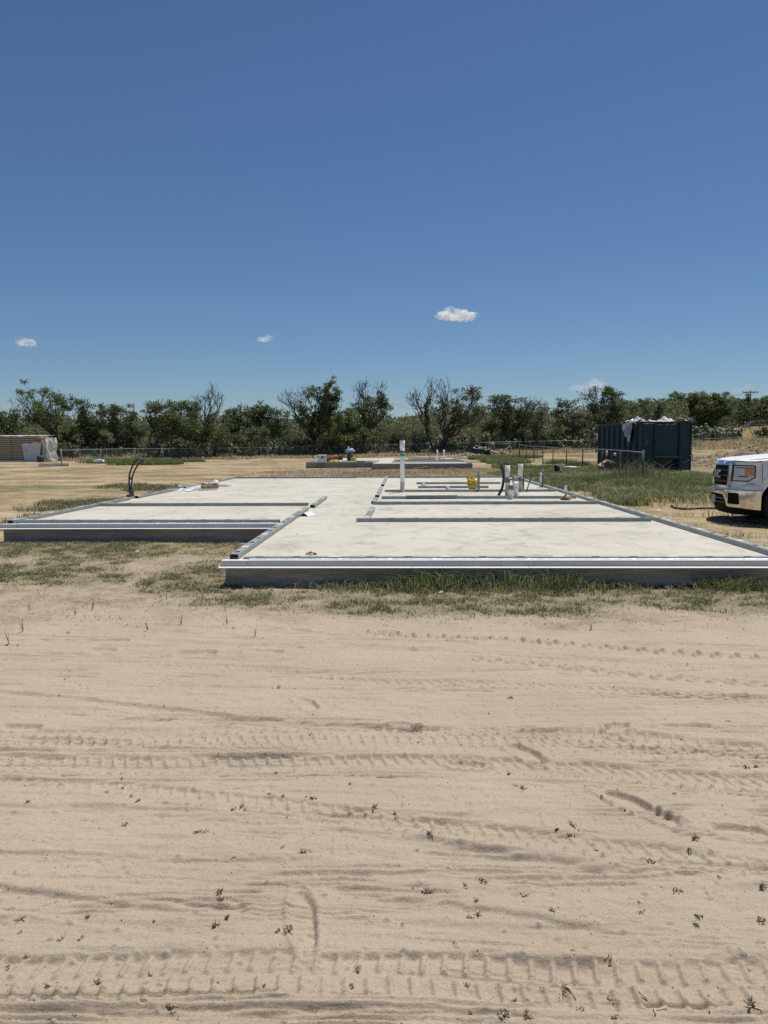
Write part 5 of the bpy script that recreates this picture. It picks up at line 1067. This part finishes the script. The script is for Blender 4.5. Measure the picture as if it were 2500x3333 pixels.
# ---------------------------------------------------------------- trees
M_BARK = mat('dark_bark', (.075, .060, .048), .95, var=.4, scale=6, bump=.6)
M_TWIG = mat('grey_bare_twigs', (.15, .13, .115), .95, var=.3)
def mleaf(nm, c, v=.45): return mat(nm, c, .7, var=v, scale=.55, island=.5, trans=.38)
LV = [mleaf('olive_leaves', (.215, .245, .10)), mleaf('mesquite_leaves', (.180, .225, .088)), mleaf('fresh_leaves', (.205, .265, .10)), mleaf('grey_green_leaves', (.215, .24, .135)), mleaf('deep_leaves', (.15, .19, .082))]
def leafmesh(name, C, size, mt, parent=None, seed=0, droop=.0, asp=.42):
    """C: n x 3 centres; each leaf spray a bent two-face blade"""
    rg = np.random.default_rng(seed); n = len(C)
    d = rg.normal(size=(n, 3)); d[:, 2] -= droop; d /= np.linalg.norm(d, axis=1)[:, None]
    e = np.cross(d, rg.normal(size=(n, 3))); e /= np.linalg.norm(e, axis=1)[:, None]
    s = size * rg.uniform(.5, 1.3, n)[:, None]; a = d * s * .5; b = e * s * .5 * asp; nn = np.cross(d, e) * s * .12
    V = np.stack([C - a, C + b * 1.0 + nn - a * .1, C + a, C - b - nn - a * .1], 1)
    i = np.arange(n) * 4; L = np.stack([i, i + 1, i + 2, i + 3], 1).ravel()
    me = mesh_np(name, V.reshape(-1, 3), L, np.full(n, 4), mt); o = bpy.data.objects.new(name, me); COL.objects.link(o)
    if parent is not None: o.parent = parent
    return o
def tree(label, bx, Y, stems, lobes, lm, seed, leaf=.24, dens=1.0, trunk_r=.13, stem_z=.5, name='mesquite_tree', cat='tree', depth=.9, grp='trees beyond the far fence', bark=None):
    rn = random.Random(seed); rg = np.random.default_rng(seed); X = gp(bx, Y)[0]; z0 = Tf(X, Y)
    t = empty(name, (X, Y, z0), 0, label, cat, grp); k = Y / F
    m = MB(); tw = m; cents = []
    def wig(a, b, n, amp):
        a, b = Vector(a), Vector(b); L = (b - a).length; out = [a]; off = Vector((0, 0, 0))
        for i in range(1, n): 
            off = off * .6 + Vector((rn.gauss(0, 1), rn.gauss(0, 1), rn.gauss(0, .7))) * amp * L; out.append(a.lerp(b, i / n) + off + Vector((0, 0, -.06 * L * math.sin(math.pi * i / n))))
        out.append(b); return out
    forks = []
    for s in range(stems):
        fx = (s - (stems - 1) / 2) * .5; top = Vector((fx * 2.2 + rn.gauss(0, .2), rn.gauss(0, .5), rn.uniform(1.4, 2.4)))
        p = wig((fx * .35, 0, -.1), top, 5, .05); r0 = trunk_r * rn.uniform(.8, 1.1); m.tube(p, [r0 * (1.15 - .09 * i) for i in range(6)], 7, cap=False); forks.append((top, r0 * .62))
    for (lx, ly, lr, ld) in lobes:
        wx, _, wz = atY(lx, ly, Y); c = Vector((wx - X, rn.uniform(-1, 1) * depth * 1.4, wz - z0)); r = lr * k
        fk = min(forks, key=lambda q: (q[0] - c).length + rn.uniform(0, .3)); start, r0 = fk
        p = wig(start, c, 7, .055); m.tube(p, [max(.014, r0 * (1 - .8 * i / 7)) for i in range(8)], 6, cap=False)
        nb = 9 if ld > .3 else 13
        tips = []
        for b in range(nb):
            i0 = rn.randint(3, 7); a = p[i0]; v = Vector(rg.normal(size=3)); v.normalize(); v.z = abs(v.z) * .8 + v.z * .2 + (.3 if ld < .3 else 0); v.normalize()
            e = c + v * r * rn.uniform(.6, 1.12); q = wig(a, e, 5, .07)
            (m if ld > .3 else tw).tube(q, [max(.007, .035 - .005 * i) for i in range(6)], 4, cap=False); tips.append(q)
            for h in range(3 if ld > .3 else 7):
                j = rn.randint(1, 5); a2 = q[j]; e2 = a2 + (Vector(rg.normal(size=3)).normalized() * .7 + v * .5 + Vector((0, 0, .25))) * r * rn.uniform(.2, .5); q2 = wig(a2, e2, 3, .08)
                tw.cur = 1 if ld < .3 else 0; tw.tube(q2, [.016, .012, .009, .005], 3, cap=False); tw.cur = 0; tips.append(q2)
        if ld > 0:
            n = int(ld * dens * 1700 * (r / 1.4) ** 2)
            nc = max(8, int(n / 48)); cc = []
            for _ in range(nc):
                if rn.random() < .65: q = rn.choice(tips); cc.append(tuple(q[-1] if rn.random() < .6 else q[len(q) // 2]))
                else: v = Vector(rg.normal(size=3)).normalized() * r * rn.uniform(.3, .95); cc.append(tuple(c + Vector((v.x, v.y * depth, v.z * .85))))
            cc = np.array(cc); idx = rg.integers(0, nc, n); g_ = rg.normal(size=(n, 3)) * np.array([.27, .27, .17]) * (r / 1.4) ** .5; cents.append(cc[idx] + g_)
    m.build('trunk', [bark or M_BARK, M_TWIG], t)
    if cents: leafmesh('crown', np.concatenate(cents), leaf * max(1, Y / 95), LV[lm], t, seed, .2)
    return t
D1, D2 = 83, 86
tree('tree with dark leaning trunk and a bare left side behind the panel stack', 165, 77, 1, [(95, 1278, 26, .55), (130, 1272, 24, .75), (180, 1298, 32, 1), (215, 1308, 28, .9), (160, 1345, 42, .9), (62, 1325, 30, .0), (105, 1365, 42, .7), (215, 1365, 32, .8), (75, 1290, 22, .1)], 1, 1, trunk_r=.2)
tree('dense rounded tree just right of the leaning trunk tree', 290, D1, 2, [(275, 1330, 28, .9), (262, 1318, 18, .9), (320, 1338, 28, 1), (258, 1382, 42, 1), (310, 1390, 42, 1), (290, 1430, 36, .9), (235, 1420, 28, .9)], 4, 2)
tree('dark dense tree with two small tops left of the light pole', 400, D1, 3, [(368, 1340, 22, .9), (402, 1336, 26, .9), (440, 1358, 24, .9), (385, 1392, 40, 1), (432, 1405, 42, 1), (400, 1440, 34, 1)], 4, 3)
tree('broad dense mesquite with low open trunks left of the bare dead top', 520, 80, 3, [(508, 1325, 28, 1), (545, 1325, 28, 1), (590, 1318, 28, 1), (622, 1330, 28, 1), (495, 1372, 36, .9), (560, 1380, 46, 1), (618, 1385, 44, 1), (545, 1420, 34, .8), (490, 1345, 20, .5)], 1, 4, dens=1.05)
tree('tree with a tall bare dead top rising from green lower branches', 685, 80, 2, [(700, 1288, 36, 0), (725, 1300, 28, 0), (655, 1310, 26, 0), (678, 1300, 26, 0), (672, 1390, 38, .6), (640, 1420, 40, .7), (705, 1420, 42, .7), (700, 1370, 30, .35)], 0, 5)
tree('low dark green tree right of the bare dead top', 770, D2, 3, [(745, 1360, 30, .9), (785, 1345, 30, .9), (820, 1338, 28, 1), (760, 1400, 38, 1), (815, 1390, 42, 1)], 1, 6)
tree('low bushy tree second right of the bare dead top', 880, D2, 3, [(850, 1342, 28, 1), (885, 1350, 30, .9), (915, 1365, 28, .8), (860, 1390, 40, 1), (905, 1405, 40, .9)], 4, 7)
tree('tall tree with bare left branches and leafy right top behind the far slab', 1020, 82, 3, [(925, 1310, 26, 0), (945, 1290, 22, 0), (970, 1318, 26, .12), (985, 1280, 26, .1), (1015, 1285, 22, .55), (1035, 1278, 20, .8), (1082, 1252, 18, .9), (1070, 1275, 24, .9), (1062, 1305, 32, .9), (1102, 1278, 16, .9), (1075, 1340, 38, 1), (1015, 1335, 32, .75), (1000, 1375, 34, .6), (1090, 1300, 26, .8), (1045, 1380, 36, .8)], 1, 8, trunk_r=.17, leaf=.26)
tree('bright green bushy tree low in front of the tall half bare tree', 1120, 80, 4, [(1112, 1366, 28, 1), (1145, 1345, 26, 1), (1090, 1405, 34, 1), (1150, 1395, 40, 1), (1120, 1428, 40, 1), (1180, 1420, 30, 1), (1075, 1435, 26, 1)], 2, 9, dens=1.25)
tree('tree with spiky bare top and leafy right shoulder above the white pipe', 1172, 83, 2, [(1172, 1275, 30, 0), (1190, 1260, 24, 0), (1238, 1265, 26, 0), (1195, 1300, 26, .7), (1228, 1300, 24, .8), (1240, 1325, 30, .9), (1250, 1345, 22, .8), (1190, 1340, 30, .85), (1215, 1365, 32, .8), (1165, 1330, 24, .4)], 1, 10, trunk_r=.16)
tree('wide spreading tree with gnarled bare branches on the left and thin leaves right', 1432, 80, 3, [(1338, 1300, 26, 0), (1352, 1285, 26, 0), (1408, 1250, 28, 0), (1445, 1262, 28, 0.02), (1375, 1330, 26, 0), (1395, 1310, 24, .1), (1440, 1310, 28, .25), (1425, 1350, 30, .3), (1500, 1288, 28, .45), (1530, 1275, 24, .6), (1548, 1288, 20, .6), (1480, 1335, 34, .5), (1555, 1345, 32, .7), (1520, 1365, 36, .7), (1570, 1330, 20, .5), (1500, 1310, 22, .4)], 3, 11, trunk_r=.2, leaf=.25)
tree('leafy tree with two rounded tops left of the gap in the treeline', 1640, 83, 3, [(1607, 1302, 20, .8), (1632, 1300, 22, .9), (1655, 1305, 22, .85), (1690, 1312, 22, .8), (1640, 1345, 36, 1), (1700, 1365, 42, 1), (1598, 1395, 36, 1), (1650, 1400, 40, 1)], 1, 12)
tree('thin twiggy tree leaning right beside the gap in the treeline', 1720, 82, 2, [(1742, 1318, 24, .2), (1765, 1335, 20, .25), (1775, 1320, 14, .1), (1735, 1355, 28, .6), (1755, 1390, 32, .7), (1715, 1320, 20, .4)], 3, 13)
tree('brown green bushy tree left of the dumpster', 1840, 84, 3, [(1830, 1318, 18, .6), (1860, 1315, 20, .7), (1825, 1350, 30, .8), (1868, 1360, 38, .9), (1838, 1400, 40, .9), (1890, 1400, 38, .9)], 3, 14)
tree('tall open crowned tree rising behind the left end of the dumpster', 1980, 86, 2, [(1912, 1288, 24, .2), (1930, 1275, 20, .3), (1975, 1272, 18, .8), (1990, 1290, 26, .85), (1965, 1305, 24, .6), (2020, 1318, 26, .9), (1935, 1335, 32, .7), (1992, 1345, 42, 1), (1945, 1385, 42, .9), (2030, 1350, 26, .9)], 1, 15, trunk_r=.17)
tree('brownish tree with a bare twig top behind the middle of the dumpster', 2085, 90, 3, [(2058, 1325, 22, .7), (2098, 1308, 18, .9), (2125, 1330, 26, .7), (2150, 1315, 22, 0), (2085, 1362, 36, .9), (2140, 1365, 34, .6), (2045, 1365, 30, .9)], 0, 16)
tree('broad tall bright tree behind the right end of the dumpster', 2270, 140, 4, [(2190, 1308, 22, .9), (2218, 1300, 22, .9), (2250, 1296, 24, 1), (2290, 1300, 24, 1), (2322, 1296, 22, 1), (2355, 1308, 24, 1), (2212, 1345, 38, 1), (2275, 1345, 44, 1), (2338, 1350, 40, 1), (2240, 1385, 34, 1), (2310, 1385, 34, 1), (2375, 1340, 20, .9), (2180, 1350, 20, .8)], 2, 17, dens=1.1)
tree('tree in front of the big power pole at the right', 2420, 156, 3, [(2402, 1318, 18, .8), (2430, 1310, 18, .9), (2448, 1330, 24, .8), (2415, 1345, 28, 1), (2450, 1360, 26, .9)], 1, 18)
tree('rightmost tree at the edge of the picture', 2500, 156, 3, [(2490, 1318, 22, .9), (2515, 1300, 24, .9), (2485, 1350, 28, 1), (2525, 1345, 34, 1), (2560, 1330, 30, 1)], 1, 19)
tree('leftmost low tree behind the panel stack', 20, 86, 3, [(0, 1365, 30, .9), (-40, 1355, 34, .9), (35, 1360, 26, .9), (10, 1400, 42, 1), (60, 1395, 34, .9), (-50, 1400, 40, 1)], 4, 20)
tree('dark shrub right of the fence corner on the slope', 2478, 97, 4, [(2462, 1410, 11, 1), (2480, 1402, 12, 1), (2500, 1408, 14, 1), (2475, 1422, 14, 1), (2500, 1425, 14, 1)], 1, 21, name='shrub', cat='shrub', leaf=.16, dens=2.2, trunk_r=.05, grp=None, depth=.5)
xw = gp(2490, 94)[0]; m = MB(); m.box(-1.2, 1.6, -.1, .1, -.2, .25, .02); tag(m.build('low_kerb', M_CON, loc=(xw, 94, Tf(xw, 94))), 'pale low concrete edging under the shrub on the slope', 'edging')

rb = random.Random(31)
for i, bx_ in enumerate((232, 350, 470, 612, 655, 755, 838, 935, 990, 1265, 1330, 1372, 1480, 1585, 1672, 1700, 1790, 1870)):
    tp = rb.uniform(1385, 1432); lb_ = [(bx_ + rb.uniform(-34, 34), tp + rb.uniform(8, 52), rb.uniform(13, 26), rb.uniform(.5, 1)) for _ in range(6)]
    tree('low bush at the foot of the treeline behind the far fence', bx_, rb.uniform(80.8, 83), 4, lb_, (2, 0, 3, 1)[i % 4], 60 + i, name='bush', cat='bush', leaf=.2, dens=1.1, trunk_r=.05, grp='low bushes at the foot of the treeline', depth=.6)
# thicket and far woods (uncountable masses)
def mass(name, label, n, x0, x1, y0, y1, hf, size, mt, seed, fill=None, asp=.5):
    rg = np.random.default_rng(seed); x = rg.uniform(x0, x1, n); y = rg.uniform(y0, y1, n); h = hf(x, y); kk = h > .15; x, y, h = x[kk], y[kk], h[kk]; nn = len(x)
    z = T(x, y) + h * rg.random(nn) ** .8; C = np.stack([x, y, z], 1)
    C += (rg.normal(size=C.shape)) * .12; o = leafmesh(name, C, size, mt, None, seed, asp=asp); return tag(o, label, 'undergrowth', kind='stuff')
def mfar(nm, c, c2): return mat(nm, c, .8, col2=c2, scale=.11, island=.28, trans=.28)
mfar('far_green', (.175, .205, .085), (.115, .14, .065)); mfar('far_olive', (.20, .205, .105), (.12, .145, .06)); mfar('thicket_green', (.15, .175, .075), (.19, .17, .10))
mat('brown_brush', (.22, .20, .12), .8, var=.5, scale=.6, island=.6, trans=.2); mat('grey_scrub', (.25, .23, .15), .85, var=.4, scale=.6, island=.5, trans=.2)
def th(x, y): return openf(x, y) *  (.9 + 3.6 * fbm(x * .22, y * .3, 3, 60)) * sst(79, 85, y) * (1 - .5 * blob(x, y, 34, 92, 14, 8))
mass('thicket', 'dark olive thicket filling the space under the trees', 170000, -62, 66, 80, 100, lambda x, y: th(x, y), .26, MATS['thicket_green'], 1)
mass('scrub', 'brownish dry scrub mixed under the trees', 60000, -62, 66, 81, 96, lambda x, y: np.clip(th(x, y) * .9 - .4, 0, 3), .26, MATS['brown_brush'], 2)
mass('pale_scrub', 'pale grey green scrub tufts at the foot of the trees', 6000, -48, 40, 80.5, 86, lambda x, y: 1.8 * sst(.52, .62, fbm(x * .35, y * .5, 3, 63)) * fbm(x * 1.5, y, 2, 64), .22, MATS['grey_scrub'], 3)
mass('far_woods', 'far woods closing the view behind the trees', 190000, -110, 140, 112, 150, lambda x, y: (4.0 + 3.8 * fbm(x * .14, y * .1, 4, 61)) * (1 - .82 * blob(x, y, 28.5, 130, 2.2, 60)) - hill(x, y) * .22 - 20 * (1 - openf(x, y)), .45, MATS['far_green'], 4)
mass('far_woods', 'darker far woods behind the trees', 110000, -110, 140, 104, 140, lambda x, y: (3.0 + 3.2 * fbm(x * .15, y * .1, 4, 62)) * (1 - .82 * blob(x, y, 26.5, 120, 2.2, 60)) - hill(x, y) * .22 - 20 * (1 - openf(x, y)), .42, MATS['far_olive'], 5)

mass('hilltop_woods', 'woods along the top of the slope at the right', 90000, 48, 150, 151, 180, lambda x, y: 3.6 + 3.0 * fbm(x * .12, y * .1, 4, 66), .5, MATS['far_green'], 6)
# prickly pears
M_CAC = mat('cactus_pad', (.17, .20, .12), .6, var=.35, scale=1.2, island=.35)
def cactus(seed, n):
    rn = random.Random(seed); m = MB(); m.smooth = True
    def pad(c, nrm_a, tilt, r):
        N = 8; ux = Vector((math.cos(nrm_a), math.sin(nrm_a), 0)); uz = Vector((math.sin(tilt) * -math.sin(nrm_a), math.sin(tilt) * math.cos(nrm_a), math.cos(tilt))) ; nn = ux.cross(uz)
        o = []; 
        for s_, rr in ((-.05, .0), (-.05, .75), (0, 1), (.05, .75), (.05, 0)):
            for k in range(N): a = 2 * math.pi * k / N; o.append(c + ux * math.cos(a) * r * rr * .75 + uz * (math.sin(a) * r * rr) + nn * s_ * (1 if rr else 1.2))
        f = [(i * N + k, i * N + (k + 1) % N, (i + 1) * N + (k + 1) % N, (i + 1) * N + k) for i in range(4) for k in range(N)]; m.add(o, f)
    L = [(Vector((rn.gauss(0, .5), rn.gauss(0, .35), .2)), rn.uniform(0, 3.14)) for _ in range(max(3, n // 6))]
    for i in range(n):
        c, a = rn.choice(L); r = rn.uniform(.17, .27); t_ = rn.uniform(-.7, .7); a2 = a + rn.uniform(-.8, .8)
        c2 = c + Vector((math.cos(a2) * rn.uniform(-.28, .28), rn.uniform(-.2, .2), rn.uniform(.1, .34)))
        if c2.z > 1.6: continue
        pad(c2, a2, t_ * .5, r); L.append((c2, a2))
    return m
cps = [cactus(s, n).build('prickly_pear', M_CAC) for s, n in ((1, 60), (2, 80), (3, 45), (4, 90))]
used = set(); i = 0
for px_, Y_ in ((255, 81.3), (300, 81.6), (345, 81.4), (395, 81.2), (515, 81), (535, 81.4), (560, 81.8), (580, 81), (605, 81.3), (740, 81.5), (765, 81.2), (880, 81.4), (900, 81.1), (930, 81.3), (960, 81.2), (985, 81), (1070, 81.5), (1090, 81.2), (1205, 81.3), (1360, 81), (1385, 81.4), (1405, 81.1), (1500, 81.2), (1525, 81.5), (1545, 81.2), (1570, 81.4), (1600, 81.1), (1640, 81.3), (1690, 81.4), (1730, 81.2), (1770, 81.4), (1815, 81.2), (1840, 81.5), (1880, 81.3), (1915, 81.4), (2265, 96), (2285, 97), (2305, 97), (2325, 98), (2365, 104), (2380, 105), (2275, 99), (2300, 100)):
    k = i % 4; o = cps[k] if k not in used else cps[k].copy()
    if k in used: COL.objects.link(o)
    used.add(k); i += 1; x = gp(px_, Y_)[0]; o.location = (x, Y_, Tf(x, Y_) - .05); s_ = rn.uniform(1.0, 1.5); o.scale = (s_, s_, s_); o.rotation_euler = (0, 0, rn.uniform(0, 6.28))
    tag(o, 'clump of blue green prickly pear cactus along the far fence' if px_ < 2000 else 'clump of prickly pear cactus on the slope behind the dumpster', 'cactus', 'prickly pear clumps at the fence' if px_ < 2000 else 'prickly pear clumps on the slope')

# ---------------------------------------------------------------- power poles and wires
M_POLE = mat('pole_wood', (.12, .095, .08), .9, var=.3)
def pole(px_, toppy, Y, label, arm=True):
    X, _, Zt = atY(px_, toppy, Y); z0 = Tf(X, Y); t = empty('power_pole', (X, Y, z0), 0, label, 'power pole'); h = Zt - z0
    m = MB(); m.tube([(0, 0, -.3), (0, 0, h)], [.22, .15], 10); m.build('mast', M_POLE, t)
    if arm:
        m = MB(); m.box(-1.7, 1.7, -.08, .08, h - .45, h - .28); m.build('crossarm', M_POLE, t)
        m = MB(); m.tube([(-1.1, -.1, h - .4), (0, -.14, h - 1.1)], .03, 5); m.tube([(1.1, -.1, h - .4), (0, -.14, h - 1.1)], .03, 5); m.build('arm_brace', M_POLE, t)
        for x_ in (-1.55, -.7, .8, 1.55): m = MB(); m.lathe([(.04, 0), (.09, .04), (.06, .1), (.09, .15), (.001, .2)], c=(x_, 0, h - .28), n=8); m.build('insulator', M_PVC, t)
    return X, Y, Zt
A = pole(2443, 1271, 165, 'big wooden power pole with crossarm above the trees at the right')
B = pole(330, 1320, 230, 'thin distant pole left of the two small poles on the left', False)
C_ = pole(435, 1313, 230, 'thin distant pole right of the two small poles on the left', False)
pole(1916, 1315, 200, 'thin distant pole behind the tall open tree left of the dumpster', False)
def wire(px0, py0, Y0, px1, py1, Y1, sag, lb):
    a, b = Vector(atY(px0, py0, Y0)), Vector(atY(px1, py1, Y1)); m = MB(); m.tube([a.lerp(b, i / 30) - Vector((0, 0, sag * 4 * (i / 30) * (1 - i / 30))) for i in range(31)], .022, 4); tag(m.build('power_wire', M_GPIPE), lb, 'wire')
wire(2443, 1277, 165, 1300, 1318, 215, 2.0, 'upper power wire running left from the big pole'); wire(2436, 1281, 165, 1300, 1326, 215, 2.4, 'second power wire running left from the big pole, slightly lower')
wire(1300, 1318, 215, 435, 1316, 230, 1.5, 'upper distant wire over the left trees'); wire(1300, 1326, 215, 435, 1323, 230, 1.5, 'lower distant wire over the left trees'); wire(435, 1316, 230, -100, 1322, 240, 1.5, 'distant wire left of the small poles')
wire(2443, 1277, 165, 2900, 1292, 150, 1.2, 'power wire running right from the big pole')

# ---------------------------------------------------------------- clouds
def mat_cloud(name, dens, sc):
    m = bpy.data.materials.new(name); m.use_nodes = True; n = m.node_tree.nodes; l = m.node_tree.links; n.remove(n['Principled BSDF'])
    v = n.new('ShaderNodeVolumePrincipled'); v.inputs['Color'].default_value = (.99, .99, .99, 1); v.inputs['Anisotropy'].default_value = .2
    tc = n.new('ShaderNodeTexCoord'); t = n.new('ShaderNodeTexNoise'); t.inputs['Scale'].default_value = sc; t.inputs['Detail'].default_value = 7; t.inputs['Roughness'].default_value = .62; l.new(tc.outputs['Object'], t.inputs['Vector'])
    mr = n.new('ShaderNodeMapRange'); mr.inputs[1].default_value = .45; mr.inputs[2].default_value = .72; mr.inputs[3].default_value = 0; mr.inputs[4].default_value = dens; l.new(t.outputs[0], mr.inputs[0]); l.new(mr.outputs[0], v.inputs['Density'])
    l.new(v.outputs[0], n['Material Output'].inputs['Volume']); return m
def cloud(label, lobes, Y, dens, seed):
    bm = bmesh.new(); k = Y / F; cx = sum(l[0] for l in lobes) / len(lobes); cy = sum(l[1] for l in lobes) / len(lobes); c = Vector(atY(cx, cy, Y))
    for j, (lx, ly, rx, rz) in enumerate(lobes):
        p = Vector(atY(lx, ly, Y)) - c; p.y = random.Random(seed + j).uniform(-.4, .4) * rx * k
        b2 = bmesh.new(); bmesh.ops.create_icosphere(b2, subdivisions=4, radius=1)
        for v in b2.verts:
            q = v.co * 1.7 + Vector((seed * 2.3 + j, 0, j)); s_ = 1 + .45 * (mnoise.noise(q) + .6 * mnoise.noise(q * 2.4)); v.co = p + Vector((v.co.x * rx * 1.15 * k * s_, v.co.y * rx * k * .8 * s_, v.co.z * rz * 1.25 * k * s_))
        me = bpy.data.meshes.new('t'); b2.to_mesh(me); b2.free(); bm.from_mesh(me); bpy.data.meshes.remove(me)
    me = bpy.data.meshes.new('cloud'); bm.to_mesh(me); bm.free(); me.materials.append(mat_cloud('cloud_vapour', dens * 1.1, .04))
    o = bpy.data.objects.new('cloud', me); COL.objects.link(o); o.location = c
    md = o.modifiers.new('join', 'REMESH'); md.mode = 'VOXEL'; md.voxel_size = 2.4
    return tag(o, label, 'cloud')
cloud('largest brightest small white cloud right of the centre of the sky', [(1445, 1028, 24, 12), (1470, 1018, 22, 16), (1492, 1024, 26, 16), (1515, 1032, 26, 12), (1540, 1030, 16, 9), (1553, 1024, 7, 6), (1475, 1032, 36, 10)], 2600, .13, 1)
cloud('tiny faint cloud in the middle of the sky', [(855, 1102, 16, 7), (872, 1098, 14, 8), (862, 1106, 20, 6), (884, 1094, 6, 5)], 2600, .06, 5)
cloud('small oval cloud low at the left of the sky', [(68, 1112, 16, 10), (85, 1114, 22, 11), (103, 1119, 15, 8), (60, 1104, 10, 6)], 2600, .075, 9)
cloud('faint pale cloud peeking over the trees left of the dumpster', [(1900, 1262, 36, 14), (1935, 1248, 24, 18), (1950, 1262, 28, 16), (1880, 1268, 26, 9)], 2600, .022, 13)
cloud('very faint cloud patch left of the big power pole', [(2410, 1268, 24, 9), (2430, 1262, 20, 9)], 2600, .007, 17)
